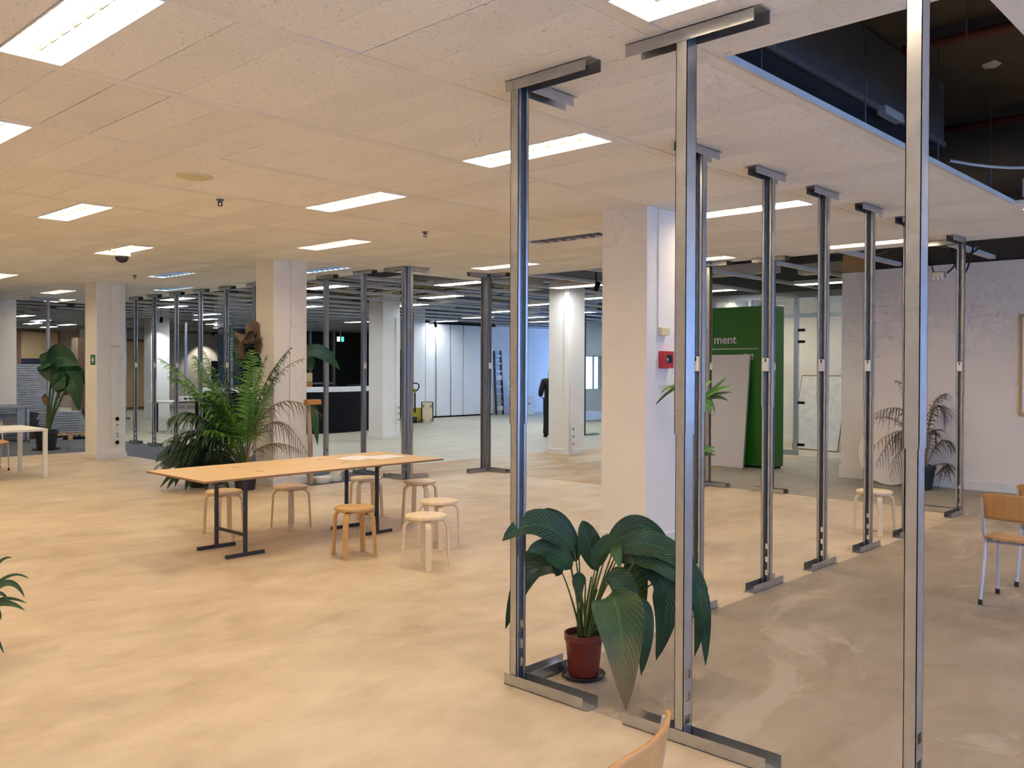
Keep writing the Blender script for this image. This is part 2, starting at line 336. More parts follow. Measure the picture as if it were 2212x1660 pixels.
# window wall behind the camera on the right: posts, sill, header
w = MB(); w.box(-4.2, 13.6, -4.2, -4, 0, .8); w.box(-4.2, 13.6, -4.2, -4, 3.0, SLAB)
for x in (-4.2, -.2, 3.8, 7.8, 11.8): w.box(x, x + .4, -4.2, -4, .8, 3.0)
w.box(13.0, 13.6, -4.2, -4, .8, 3.0)
w.box(13.6, 27.15, -4.2, -4, 0, SLAB)
struct(w.build('wall_front', 'white'), 'white window wall with deep sill')
for i, x in enumerate((-3.8, .2, 4.2, 8.2, 12.2)):
    x1 = x + 3.6 if x < 12 else 13.0
    f = MB(); f.box(x, x1, -4.14, -4.08, .8, .87); f.box(x, x1, -4.14, -4.08, 2.93, 3.0); f.box(x, x + .06, -4.14, -4.08, .87, 2.93); f.box(x1 - .06, x1, -4.14, -4.08, .87, 2.93)
    fo = struct(f.build('window_%d' % (i + 1), 'alu'), 'aluminium framed window'); MB().box(x + .06, x1 - .06, -4.115, -4.105, .87, 2.93).build('pane', 'glass', fo)
# right hand wall with its skirting
struct(MB().box(13.2, 13.36, -4, 5.07, 0, 3.11).build('wall_right', 'wall_pink'), 'warm white wall behind the dried palm')
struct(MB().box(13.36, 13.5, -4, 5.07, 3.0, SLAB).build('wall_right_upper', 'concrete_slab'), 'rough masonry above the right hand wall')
b = MB().box(13.18, 13.2, -4, 3.30, 0, .13); struct(b.build('baseboard_right', 'trim', bevel=.004), 'white skirting board with a joint')
struct(MB().box(13.18, 13.2, 3.303, 5.07, 0, .13).build('baseboard_right', 'trim', bevel=.004), 'white skirting board below the dried palm')
struct(MB().box(13.29, 13.8, 5.08, 5.53, 0, 3.1).build('wall_pilaster', 'column'), 'cream pilaster beside the glazed office')
struct(MB().box(13.31, 13.8, 5.08, 5.53, 3.1, SLAB).build('wall_pilaster_upper', 'tan'), 'unpainted top of the pilaster')
struct(MB().box(13.265, 13.8, 5.08, 5.55, 0, .2).build('baseboard_pilaster', 'trim', bevel=.004), 'cream skirting around the pilaster')
# hall back walls
struct(MB().box(-4, 27, 38, 38.2, 0, SLAB).build('wall_back', 'peach'), 'far end wall of the hall')
struct(MB().box(19.0, 27, 21.72, 21.9, 0, 3.12).build('wall_back_right', 'white_cool'), 'bluish white wall behind the pallet truck')
struct(MB().box(19.0, 27, 21.72, 21.9, 3.3, SLAB).build('wall_back_right_upper', 'duct'), 'dark band over the bluish wall')
struct(MB().box(26.95, 27.15, -4, 16.75, 0, SLAB).build('wall_east', 'grey_wall'), 'far side wall')
w = MB(); w.box(26.95, 27.15, 16.75, 38, 3.0, SLAB); w.box(26.95, 27.15, 16.75, 38, 0, .4); w.box(26.95, 27.15, 21.5, 38, .4, 3.0)
struct(w.build('wall_east', 'white_cool'), 'far side wall with the window opening')
# grey office front with a window, half hidden by the far column
w = MB(); w.box(20.6, 27, 16.75, 16.9, 0, .98); w.box(20.6, 27, 16.75, 16.9, 2.03, 3.1); w.box(20.6, 21.0, 16.75, 16.9, .98, 2.03); w.box(22.1, 27, 16.75, 16.9, .98, 2.03)
struct(w.build('wall_office', 'grey_wall'), 'grey office front with a bright window')
f = MB(); f.box(21.0, 22.1, 16.77, 16.82, .98, 1.01); f.box(21.0, 22.1, 16.77, 16.82, 2.0, 2.03); f.box(22.07, 22.1, 16.77, 16.82, 1.01, 2.0); f.box(21.0, 21.03, 16.77, 16.82, 1.01, 2.0); f.box(21.72, 21.74, 16.77, 16.82, 1.01, 2.0)
fo = struct(f.build('window_6', 'alu'), 'bright blue office window beside the far column'); MB().box(21.03, 22.07, 16.79, 16.80, 1.01, 2.0).build('pane', 'glass', fo)
# dark glazed front behind the reception desk
w = thing('glazed_front', 'dark glazed front with grey frames behind the reception desk', 'partition', (0, 26.0, 0))
MB().box(14.2, 20.6, .05, .07, 0, 2.95).build('pane', 'glass_dark', w)
for x in (14.6, 15.7, 16.9, 17.6, 18.6, 20.2): MB().box(x, x + .07, -.04, .04, 0, 2.95).build('post', 'alu', w)
for z, x0, x1 in ((2.15, 15.7, 18.6), (1.05, 15.7, 18.6), (2.9, 14.2, 20.6)): MB().box(x0, x1, -.035, .035, z, z + .06).build('transom', 'alu', w)
struct(MB().box(14.2, 20.6, 26.1, 26.3, 2.95, SLAB).build('wall_glazed_header', 'white'), 'pale header over the dark glazing')
# pale far wall with panel joints at the left, lit by a spotlight
w = thing('panel_wall', 'pale panelled wall with a spotlight cone beyond the palm', 'wall', (0, 36, 0))
for x0, x1, z0, z1 in ((15.2, 17.4, 0, 3.1), (17.42, 19.3, 0, 3.1), (19.32, 22.6, 1.9, 3.1), (22.62, 26, 0, 3.1)): MB().box(x0, x1, 0, .15, z0, z1).build('panel', 'white', w, bevel=.01)
MB().box(19.34, 20.6, .02, .12, 0, 1.88).build('door', 'black', w); MB().box(20.62, 22.6, .02, .12, 0, 1.88).build('panel', 'white', w)
# ------------------------------------------------------------------ columns
def column(label, x0, x1, y0, y1, top, trunk=None):
    c = thing('column', label, 'column', ((x0 + x1) / 2, (y0 + y1) / 2, 0)); hx = (x1 - x0) / 2; hy = (y1 - y0) / 2
    MB().box(-hx, hx, -hy, hy, 0, top).build('shaft', 'column', c, bevel=.006)
    MB().box(-hx - .018, hx + .018, -hy - .018, hy + .018, 0, .10).build('skirting', 'trim', c, bevel=.004)
    for t in trunk or []: MB().box(*t).build('cable_trunk', 'column', c, bevel=.003)
    return c
column('broad white column with red call point behind the lily', 6.755, 7.27, 4.61, 5.12, CZ + .5)
column('white column behind the palm and the long table', 6.655, 7.19, 10.68, 11.15, CZ + .5, [(-.02, .10, -.262, -.234, .1, 2.2), (-.005, .085, -.259, -.234, 2.22, CZ)])
column('white column with first aid sign and socket strip', 6.36, 6.87, 15.93, 16.45, CZ + .5, [(.0, .14, -.285, -.259, .33, 2.0), (-.01, .16, -.30, -.259, 2.02, CZ)])
column('white far column beside the reception desk', 12.83, 13.34, 16.0, 16.52, CZ + .45, [(.12, .24, -.285, -.259, .1, 2.8)])
column('spotlit white column hiding a person in black', 13.0, 13.47, 10.62, 11.13, CZ + .2, [(-.262, -.23, -.262, -.15, .0, CZ + .15), (-.23, -.12, -.275, -.25, .0, 2.9)])
column('bright white column far behind the row of studs', 12.4, 13.0, 26.9, 27.4, CZ + .4)
column('slim white column in the far left room', 14.05, 14.35, 36.6, 36.9, CZ + .4)
column('pale column at the back near the panelled wall', 19.5, 20.1, 30.8, 31.4, CZ + .4)

# ================================================================== SUSPENDED CEILING
X0, PX, Y0, PY, SW = 1.976, .303, 3.395, 1.215, .08
xj = lambda j: X0 + PX * j
sk = lambda k: Y0 + PY * k
def in_tile(x, k):
    y = sk(k) + .6
    if y > 21.65 or y < -4 or x < -4: return False
    if k == -2 and 3.79 < x < 8.78: return False
    if k <= 2: return x < 11.06
    if k <= 5: return x < 10.45
    return x < 8.64
LIT = [(-2, 0), (-1, 2), (8, 0), (9, 2), (4, 4), (14, 4), (9, 6), (18, 0), (24, 4), (28, 0), (19, 6), (15, 8), (19, 10), (15, 12), (9, 10), (18, 14), (28, 2), (3, -2)]
OFF = [(19, 2)]
ADDED_UNSEEN = [(-12, 0), (-11, 2), (-6, 4), (-16, 4), (-1, 6), (-11, 6), (5, 8), (-5, 8), (-15, 8), (-7, -2), (-17, -2), (-2, -4), (-12, -4), (8, -4), (18, -4), (-1, 10), (-11, 10), (5, 12), (-5, 12), (24, -2), (28, -4), (25, -5)]  # lights added out of view along the grid to brighten floor, ceiling and right wall
slots = set(LIT + OFF + ADDED_UNSEEN)
ceil = bpy.data.objects.new('ceiling', None); COL.objects.link(ceil); struct(ceil, 'suspended ceiling of white mineral tiles between painted runners')
def tile_mesh(gap, name):
    b = MB(); hx = PX / 2 - gap; hy = (PY - SW) / 2 - gap - .0022; c = .003
    b.add([(-hx, -hy, .003), (hx, -hy, .003), (hx, hy, .003), (-hx, hy, .003), (-hx + c, -hy + c, 0), (hx - c, -hy + c, 0), (hx - c, hy - c, 0), (-hx + c, hy - c, 0), (-hx, -hy, .016), (hx, -hy, .016), (hx, hy, .016), (-hx, hy, .016)],
          [(4, 7, 6, 5), (0, 4, 5, 1), (1, 5, 6, 2), (2, 6, 7, 3), (3, 7, 4, 0), (0, 1, 9, 8), (1, 2, 10, 9), (2, 3, 11, 10), (3, 0, 8, 11), (8, 9, 10, 11)])
    me = b.mesh(name); me.materials.append(MT['tile']); return me
TM = [tile_mesh(.0005, 'tile'), tile_mesh(.0016, 'tile'), tile_mesh(.0038, 'tile')]
def seen(x, y, z, pad=60):
    v = Vector((x, y, z - 1.65)); d = v.dot(_fw)
    if d < .2: return None
    px = CX + FPX * v.dot(_r2) / d; py = CY + FPX * v.dot(_d2) / d
    return (d if -pad < px < 2212 + pad and -pad < py < 1660 + pad else None)
tiles = []
for k in range(-7, 15):
    for j in range(-20, 31):
        xc = xj(j) + PX / 2; yc = sk(k) + SW + (PY - SW) / 2
        if (j, k) in slots or not in_tile(xj(j) + .01, k): continue
        if any(a - .1 < xc < b_ + .1 and c - .45 < yc < d_ + .45 for a, b_, c, d_ in ((6.755, 7.27, 4.61, 5.12), (6.655, 7.19, 10.68, 11.15), (6.36, 6.87, 15.93, 16.45))) and False: continue
        dd = seen(xc, yc, CZ); tiles.append((dd if dd else 900 + abs(xc) + abs(yc), xc, yc))
tiles.sort(); rest = MB()
for n, (dd, xc, yc) in enumerate(tiles):
    if n < 300 and dd < 900:
        o = bpy.data.objects.new('tile', TM[random.choice((0, 0, 0, 1, 1, 2))]); COL.objects.link(o); o.parent = ceil
        o.location = (xc + random.uniform(-.0006, .0006), yc, CZ + random.uniform(-.0008, .0012)); o.rotation_euler = (random.uniform(-.0012, .0012), random.uniform(-.004, .004), random.choice((0, PI)))
    else:
        h = .0004 if random.random() < .8 else .002
        rest.box(xc - PX / 2 + h, xc + PX / 2 - h, yc - (PY - SW) / 2 + h, yc + (PY - SW) / 2 - h, CZ, CZ + .016)
o = rest.build('tile_field', 'tile', ceil); o['kind'] = 'stuff'
# painted runners between the tile rows, running on bare through the stripped part of the ceiling
for k in range(-7, 29):
    y = sk(k); xe = 13.15 if k < 2 else (26.5 if k < 11 else (26.5 if k < 16 else 19))
    xt = max([xj(j + 1) for j in range(-20, 31) if in_tile(xj(j) + .01, k) or in_tile(xj(j) + .01, k - 1)] + [-4.])
    if k == -2: segs = [(-4, 13.15)]
    elif k < 2: segs = [(-4, 13.15)]
    elif k <= 15: segs = [(-4, 13.2 if k == 1 else xe)]
    else: segs = [(8.6, xe), (-4, 8.4)]
    for a, c in segs:
        if a < xt:
            b = MB(); b.box(a, min(xt, c), y, y + SW, CZ - .0005, CZ + .03); b.build('runner', 'runner', ceil)
        if c > xt and not (k == -1 and False):
            b = MB(); s0 = max(a, xt); b.box(s0, c, y, y + SW, CZ - .004, CZ); b.box(s0, c, y, y + .006, CZ, CZ + .045); b.box(s0, c, y + SW - .006, y + SW, CZ, CZ + .045); b.build('runner', 'rail', ceil)
# edge trims of the tiled field
for x0, x1, y0, y1 in ((11.066, 11.13, -4, 7.10), (10.457, 10.52, 7.12, 10.68), (8.645, 8.70, 10.77, 21.6), (3.765, 3.794, 1.05, 2.17), (8.93, 8.96, 1.05, 2.17)):
    MB().box(x0, x1, y0, y1, CZ - .003, CZ + .03).build('edge_trim', 'runner', ceil)
MB().box(3.79, 8.94, 2.155, 2.178, CZ - .002, CZ + .034).build('edge_trim', 'rail', ceil)
# ------------------------------------------------------------------ recessed lights
LAMPN = 0
def lamp_proto(name, kind, fins=True):
    L = thing(name, 'x', 'ceiling light', (0, 0, CZ)); hx, hy = .143, .555
    b = MB(); b.box(-hx - .006, hx + .006, -hy - .01, -hy, -.004, .06); b.box(-hx - .006, hx + .006, hy, hy + .01, -.004, .06); b.box(-hx - .006, -hx, -hy, hy, -.004, .06); b.box(hx, hx + .006, -hy, hy, -.004, .06); b.box(-hx, hx, -hy, hy, .055, .06)
    b.build('housing', 'lamp_frame', L)
    MB().add([(-hx, -hy, .035), (hx, -hy, .035), (hx, hy, .035), (-hx, hy, .035)], [(0, 3, 2, 1)]).build('diffuser', {'warm': 'lamp_warm', 'cool': 'lamp_cool', 'blue': 'lamp_blue', 'off': 'lamp_off'}[kind], L)
    if fins:
        for i in range(1, 8): MB().box(-hx, hx, -hy + i * .1387 - .002, -hy + i * .1387 + .002, 0, .03).build('louvre_blade', 'lamp_off' if kind == 'off' else 'louvre', L)
        MB().box(-.002, .002, -hy, hy, 0, .03).build('louvre_blade', 'lamp_off' if kind == 'off' else 'louvre', L)
    return L
def slot(j, k): return (xj(j) + PX / 2, sk(k) + SW + (PY - SW) / 2, CZ)
NEAR_LABELS = {(-2, 0): 'large lit louvred ceiling light in the upper left corner', (-1, 2): 'lit ceiling light cut off by the left edge below the largest one', (8, 0): 'lit ceiling light crossed by the nearest corner post',
 (9, 2): 'lit ceiling light between the round speaker and the corner post', (4, 4): 'lit ceiling light far left of the black sprinkler', (14, 4): 'lit ceiling light just above the palm column', (9, 6): 'lit ceiling light with the dome camera beneath it',
 (18, 0): 'long lit ceiling light behind the row of posts at right', (24, 4): 'lit ceiling light above the inner corner stud', (28, 0): 'thin lit ceiling light near the bundle of hanging cables', (19, 6): 'bluish ceiling light right behind the palm column',
 (15, 8): 'blue lit ceiling light left of the palm column', (19, 10): 'smaller bluish ceiling light above the stud row', (15, 12): 'lit ceiling light left of the first aid column', (9, 10): 'lit ceiling light tip at the left edge above the hanging panel',
 (18, 14): 'lit ceiling light beyond the single far left stud', (28, 2): 'lit ceiling light above the green panel', (3, -2): 'lit ceiling light cut off by the top edge beside the second post'}
protos = {}
for (j, k) in LIT + OFF + ADDED_UNSEEN:
    kind = 'off' if (j, k) in OFF else ('blue' if (j, k) in ((15, 8), (19, 6), (19, 10)) else 'warm')
    lab = 'unlit dark louvred ceiling light beside the broad column' if kind == 'off' else NEAR_LABELS.get((j, k), 'added louvred ceiling light out of view for more light')
    if kind not in protos:
        L = protos[kind] = lamp_proto('ceiling_light', kind); L['label'] = lab; L.location = slot(j, k)
    else: L = copy_tree(protos[kind], slot(j, k), label=lab)
    L['group'] = 'recessed lights in the tiled ceiling'
FAR = [(10.83, 6), (12.6, 8), (13.8, 10), (16.95, 10), (18.5, 12), (19.35, 14), (12.62, 5), (15.65, 8), (15.0, 6), (19.5, 11), (18.65, 9), (9.67, 8), (10.9, 10), (12.5, 12), (17.77, 16), (9.17, 12), (10.25, 14), (12.45, 16), (13.7, 18), (15.4, 20), (17.0, 22), (9.2, 20), (10.5, 22), (11.06, 24), (12.45, 26), (15.09, 4), (14.98, 2), (21.5, 12), (23.5, 10), (17.3, 2), (17.3, 4), (9.4, 26), (10.6, 27), (12.2, 24), (8.6, 22), (19.6, 8), (21.2, 9), (22.4, 7)]  # later entries are strip lights added to brighten the grey front and far left
FARL = {0: 'strip light in the bare ceiling left of the inner double stud', 1: 'strip light right of the broad double stud, second row', 6: 'strip light in the bare ceiling just before the spotlit column', 9: 'faint strip light low behind the nearest corner post', 8: 'strip light in the bare ceiling right of the spotlit column', 11: 'strip light right of the palm column in the bare ceiling', 12: 'shorter strip light right of the palm column, second row', 15: 'strip light seen through the middle of the left stud row', 16: 'second strip light deeper behind the left stud row', 26: 'strip light in the bare ceiling beside the pilaster', 25: 'strip light above the lettering of the green panel', 14: 'long strip light before the dark glazed front', 5: 'strip light over the top of the folding wall'}
fp = None
for nf, (x, k) in enumerate(FAR):
    loc = (x, sk(k) + SW + (PY - SW) / 2, CZ)
    if fp is None: fp = lamp_proto('ceiling_light', 'cool', False); fp['label'] = 'thin bright strip light in the stripped far ceiling'; fp['group'] = 'strip lights in the stripped far ceiling'; fp.location = loc
    elif x == 17.3: L = copy_tree(protos['warm'], loc, label='added ceiling light brightening the glass office, the nearer one' if k == 2 else 'added ceiling light brightening the glass office, the farther one'); L['group'] = 'added lights of the glass office'  # office lights are added to brighten the room behind the glass
    else: copy_tree(fp, loc)['label'] = FARL.get(nf, 'thin bright strip light deep in the stripped far ceiling, real and added ones alike')
fp['label'] = FARL[0]
# ------------------------------------------------------------------ small things on the ceiling
s = thing('ceiling_speaker', 'round yellowed loudspeaker set flush in the ceiling', 'speaker', (3.35, 6.51, CZ))
MB().lathe([(.075, -.012), (.105, -.016), (.135, -.008), (.14, 0)], 32).build('rim', 'plastic_y', s, smooth=True); MB().lathe([(0, -.006), (.075, -.006), (.078, -.001)], 32).build('grille', 'plastic_y', s, smooth=True)
for (x, y), l in (((3.965, 7.24), 'small dark sprinkler head right of the round speaker'), ((6.44, 7.30), 'small dark sprinkler head above the far seats of the table'), ((6.3, 14.26), 'tiny dark sprinkler head by the blue ceiling light')):
    s = thing('sprinkler', l, 'sprinkler', (x, y, CZ), group='sprinkler heads')
    MB().lathe([(.035, 0), (.03, -.012), (.012, -.014), (.012, -.03)], 14).build('rosette', 'duct', s); MB().box(-.02, -.014, -.003, .003, -.055, -.02).box(.014, .02, -.003, .003, -.055, -.02).box(-.02, .02, -.003, .003, -.06, -.054).build('frame', 'black', s)
s = thing('dome_camera', 'white dome security camera hanging under a ceiling light', 'camera', (4.85, 11.35, CZ))
MB().lathe([(.09, 0), (.10, -.03), (.105, -.075), (.085, -.085)], 24).build('housing', 'plastic_w', s, smooth=True); MB().lathe([(.083, -.08), (.078, -.115), (.055, -.145), (.02, -.158), (0, -.16)], 24).build('dome', 'black_gloss', s, smooth=True); MB().box(-.16, -.02, -.03, .03, -.02, 0).build('bracket', 'plastic_w', s)
# ------------------------------------------------------------------ what the ceiling opening shows
d = thing('air_duct', 'dark grey air duct above the ceiling opening', 'duct', (0, 0, 0))
MB().box(3.2, 7.85, 2.42, 3.4, 3.50, 4.02).build('duct_body', 'duct', d); MB().box(3.2, 7.85, 2.405, 2.425, 3.49, 3.53).build('foil_edge', 'foil', d)
for z, x, n in ((3.92, 6.55, 0), (3.92, 9.0, 1)):
    s = thing('sprinkler_pipe', ('red brown sprinkler pipe across the ceiling opening' if n == 0 else 'second red brown pipe farther inside the opening'), 'pipe', (x, 0, z)); MB().tube([(0, -3.5, 0), (0, 2.3 if n == 0 else 8, 0)], .035, 10).build('pipe', 'pipe_red', s, smooth=True)
    MB().box(.06, .10, -3.5, 2.3, .06, .13).build('mounting_batten', 'duct', s)
for i, (x, y) in enumerate(((4.25, 2.20), (5.6, 2.19), (7.0, 2.20), (8.3, 2.19), (5.4, 1.55), (7.1, 1.3))):
    tag(MB().tube([(x, y, CZ + .02 if y > 2 else 3.45), (x, y, SLAB)], .006, 6).build('hanger_rod', 'duct'), ('thin hanger rod rising from the edge of the ceiling opening' if y > 2 else 'loose wire hanging from the slab inside the opening'), 'rod', 'hanger rods in the ceiling opening')
tag(MB().add([(7.60, 1.98, SLAB - .004), (7.72, 1.96, SLAB - .004), (7.80, 2.03, SLAB - .004), (7.76, 2.10, SLAB - .004), (7.66, 2.09, SLAB - .004), (7.70, 2.03, SLAB - .02), (7.60, 1.98, SLAB), (7.72, 1.96, SLAB), (7.80, 2.03, SLAB), (7.76, 2.10, SLAB), (7.66, 2.09, SLAB)], [(0, 5, 1), (1, 5, 2), (2, 5, 3), (3, 5, 4), (4, 5, 0), (0, 1, 7, 6), (1, 2, 8, 7), (2, 3, 9, 8), (3, 4, 10, 9), (4, 0, 6, 10)]).build('plaster_patch', 'white_cool'), 'pale plaster patch on the dark slab in the opening', 'plaster')
tag(MB().box(6.4, 6.75, 2.36, 2.42, 3.46, 3.52).build('bracket', 'rail'), 'short pale bracket inside the ceiling opening', 'bracket')
b = thing('ceiling_box', 'pale box at the far end of the ceiling opening', 'box', (8.95, 2.0, 3.2)); MB().box(0, .5, -.35, .1, 0, .16).build('body', 'rail', b); MB().box(.02, .48, -.356, -.35, .03, .13).build('cover', 'plastic_w', b)
tag(MB().tube(bez((7.6, 2.3, 3.32), (8.6, 1.7, 3.2), (9.6, 1.2, 3.75), 12), .012, 6).build('cable', 'rail', smooth=True), 'pale cable drooping across the dark ceiling opening', 'cable')
# ================================================================== METAL STUDS
def c_profile(hw, fl, z0, z1, t=.003, lip=.018, holes=()):
    """C section: web at x=0 across y, flanges towards +x, open side at +x"""
    b = MB(); zs = [z0]
    for h in holes: zs += [h - .02, h + .02]
    zs.append(z1)
    for i in range(0, len(zs), 2): b.box(0, t, -hw, hw, zs[i], zs[i + 1])
    for h in holes: b.box(0, t, -hw, -.02, h - .02, h + .02); b.box(0, t, .02, hw, h - .02, h + .02)
    for s in (-1, 1):
        y0, y1 = sorted((s * hw, s * (hw - t))); b.box(0, fl, y0, y1, z0, z1)
        y0, y1 = sorted((s * hw, s * (hw - lip))); b.box(fl - t, fl, y0, y1, z0, z1)
    return b
def track(x0, x1, top):
    b = MB(); hw = .0425; t = .0025; h = .058
    zz = (CZ - h, CZ - .001, CZ - .004, CZ - .001) if top else (.001, h, .001, .004)
    b.box(x0, x1, -hw, hw, zz[2], zz[3])
    for s in (-1, 1):
        y0, y1 = sorted((s * hw, s * (hw - t))); b.box(x0 + (.03 if s > 0 else 0), x1 - (.03 if s < 0 else 0), y0, y1, zz[0], zz[1])
    return b
STUD_PARTS = {}
def stud(label, x, y, rz, flip=False, tr=(-.25, .25), extra=None, clip=True, back=False, ttr=None, gl=True):
    """rz: heading of the wall line (local x). flip turns the open side round."""
    o = thing('wall_stud', label, 'stud', (x, y, 0), rz, 'galvanised wall studs standing free without boards')
    sg = -1 if flip else 1
    def orient(b):
        if flip: b.v = [(-a + .055, -c, z) for a, c, z in b.v]
        return b
    lo = c_profile(.0355, .046, .006, 1.62, holes=(.10, .20, .30)); lo.v = [(a_ + .0045, c_, z_) for a_, c_, z_ in lo.v]; orient(lo).build('lower_profile', 'zinc', o)
    orient(c_profile(.0395, .056, 1.36, CZ - .005)).build('upper_profile', 'zinc', o)
    if back:   # second profile standing back to back at a corner
        b = c_profile(.0355, .050, .006, CZ - .006); b.v = [(c + .075 * (1 if back == 1 else -1) + .028, a * (1 if back == 1 else -1) - .02, z) for a, c, z in b.v]; b.build('corner_profile', 'zinc', o)
    track(tr[0], tr[1], False).build('floor_track', 'zinc', o)
    t2 = ttr or tr; track(t2[0], t2[1], True).build('head_track', 'zinc', o)
    if extra:
        for top in (False, True):
            b = track(extra[0], extra[1], top); b.v = [(-c + .028, a, z) for a, c, z in b.v]; b.build('head_track' if top else 'floor_track', 'zinc', o)
    if clip:
        xc = .055 if not flip else 0.; d = .012 * sg
        b = MB(); x0, x1 = sorted((xc, xc + d)); b.box(x0, x1, -.026, .026, 1.63, 1.73); c = b.build('clip', 'clip', o, bevel=.003)
        MB().box(min(x1, x0) - .001 if flip else x1 - .001, (x0 + .001) if flip else x1 + .001, -.006, .004, 1.70, 1.726).build('slot', 'black', c)
    return o
H = PI / 2
# front line (runs along y at x = 3.38)
stud('nearest galvanised corner stud left of the red potted lily', 3.385, 3.130, -H, tr=(-.03, .52), extra=(.05, .42), clip=False)
s = stud('galvanised stud standing between the lily and the chair back', 3.385, 2.135, -H, flip=True, tr=(-.27, .47), ttr=(-.27, .40), clip=False)
stud('tall bright stud nearest the right edge lit blue', 3.385, 1.162, -H, flip=True, tr=(-.25, .25), clip=False)
# row along x at y = 3.16
names = ['first stud of the right hand row beside the lily leaves', 'second stud of the right hand row', 'third stud of the right hand row', 'fourth stud of the right hand row before the lone stool', 'fifth stud of the right hand row half hidden by the bright post']
for n, x in enumerate((5.18, 6.17, 7.15, 8.14, 9.12)): stud(names[n], x + .03, 3.155, 0, flip=True, tr=(-.25, .25))
stud('corner stud before the pink wall at far right', 10.94, 3.17, PI, tr=(-.02, .45), extra=(-.05, -.45), back=False)
# far line
stud('far stud in front of the green panel', 11.02, 5.55, -H, tr=(-.25, .25))
stud('far corner stud just left of the leaning white board', 11.02, 6.50, -H, tr=(-.03, .35), extra=(-.42, -.04), back=-1)
stud('double corner stud behind the end of the long table', 10.08, 9.92, -H, tr=(-.03, .47), extra=(-.47, -.05), back=-1)
stud('broad double corner stud behind the far seats', 8.43, 9.98, H, tr=(-.03, .47), extra=(-.47, -.05), back=-1, clip=False)
labs = ['stud right of the palm column, second from the broad double corner stud', 'slim stud against the reception desk beside the palm column', 'stud touching the left side of the palm column', 'stud rising straight out of the palm fronds', 'stud in the middle of the left row', 'third stud right of the first aid column', 'second stud right of the first aid column', 'first stud right of the first aid column']
labs[0], labs[1] = 'stud between the broad double stud and the slim one', labs[1]
for n, y in enumerate((10.94, 11.93, 13.95, 14.95, 15.93, 16.92, 17.9, 18.79)): stud(labs[n], 8.42 if n < 2 else 8.33, y, H, tr=(-.25, .25), flip=(n != 1))
stud('single stud behind the banana plant leaves', 7.16, 20.63, 0, tr=(-.35, .35), clip=False)
stud('grey stud beside the hanging white panel', 8.5, 28.4, 0, clip=False); stud('far stud in front of the peach wall', 10.9, 31.3, 0, clip=False, tr=(-.4, .4))
stud('far stud in the gap right of the first aid column', 11.2, 27.0, H, clip=False); stud('farther stud in the gap right of the first aid column', 11.9, 27.6, H, clip=False)
stud('far stud on the right of the bright far column', 13.6, 27.0, H, clip=False)

# ================================================================== LONG TABLE AND PAPERS
t = thing('trestle_table', 'long plywood table on black steel trestle legs', 'table', (4.89, 7.29, 0))
MB().box(-1.325, 1.325, -.535, .535, .687, .707).build('table_top', 'ply', t, bevel=.002)
b = MB(); e = .0015
b.box(-1.325 - e, 1.325 + e, -.535 - e, -.535, .6875, .7045); b.box(-1.325 - e, 1.325 + e, .535, .535 + e, .6875, .7045); b.box(-1.325 - e, -1.325, -.535, .535, .6875, .7045); b.box(1.325, 1.325 + e, -.535, .535, .6875, .7045)
b.build('edge_band', 'ply_edge', t)
for x in (-.86, .59):
    for y in (-.37, .13):
        MB().box(x - .015, x + .015, y - .015, y + .015, .03, .66).build('leg', 'steel_black', t, bevel=.002)
        MB().box(x - .185, x + .185, y - .015, y + .015, .0, .03).build('foot', 'steel_black', t, bevel=.002)
        MB().box(x - .0165, x + .0165, y - .004, y + .004, .42, .428).box(x - .0165, x + .0165, y - .004, y + .004, .40, .408).build('bolt', 'zinc', t)
    MB().box(x - .012, x + .012, -.36, .12, .17, .194).build('cross_bar', 'steel_black', t, bevel=.002)
    MB().box(x - .015, x + .015, -.42, .30, .66, .687).build('top_bar', 'steel_black', t, bevel=.002)
for x, y in ((-.62, -.20), (.35, -.16), (-.62, .22), (.35, .25)): MB().box(x - .035, x + .035, y - .009, y + .009, .7065, .7078).build('slot', 'brown', t)
for n, (x, y, r, l) in enumerate(((5.62, 7.42, .35, 'white sheet of paper on the long table, the left one'), (5.86, 7.28, .12, 'white sheet of paper on the long table, the right one'))):
    b = MB(); b.add([(-.21, -.148, 0), (0, -.148, .002), (.21, -.148, .0005), (.21, .148, .0015), (0, .148, .003), (-.21, .148, .001)], [(0, 1, 4, 5), (1, 2, 3, 4)])
    o = b.build('paper_sheet', 'paper'); o.location = (x, y, .7075 + n * .001); o.rotation_euler = (0, 0, r); tag(o, l, 'paper')
# ================================================================== STOOLS
def stool_proto(mt):
    s = thing('stool', 'x', 'stool')
    MB().lathe([(0, .400), (.160, .400), (.169, .404), (.172, .412), (.172, .424), (.169, .429), (.160, .431), (0, .431)], 40).build('seat', mt, s, smooth=True)
    MB().lathe([(.045, .385), (.12, .385), (.125, .40), (.045, .40)], 24).build('seat_ring', mt, s)
    for k in range(4):
        path, nr = [], []
        for i in range(5): path.append((.197 - .004 * i, 0, .0 + .076 * i)); nr.append((1, 0, .05))
        for i in range(1, 7):
            a = i / 6 * PI / 2; path.append((.181 - .07 * (1 - math.cos(a)), 0, .318 + .07 * math.sin(a))); nr.append((math.cos(a), 0, math.sin(a)))
        path.append((.05, 0, .389)); nr.append((0, 0, 1))
        path = [(max(.05, p[0]), p[1], p[2]) for p in path]
        b = MB().ribbon(path, nr, .048, .020); ca, sa = math.cos(k * H), math.sin(k * H); b.v = [(x * ca - y * sa, x * sa + y * ca, z) for x, y, z in b.v]; b.build('leg', mt, s, bevel=.003)
    return s
protoS = {}
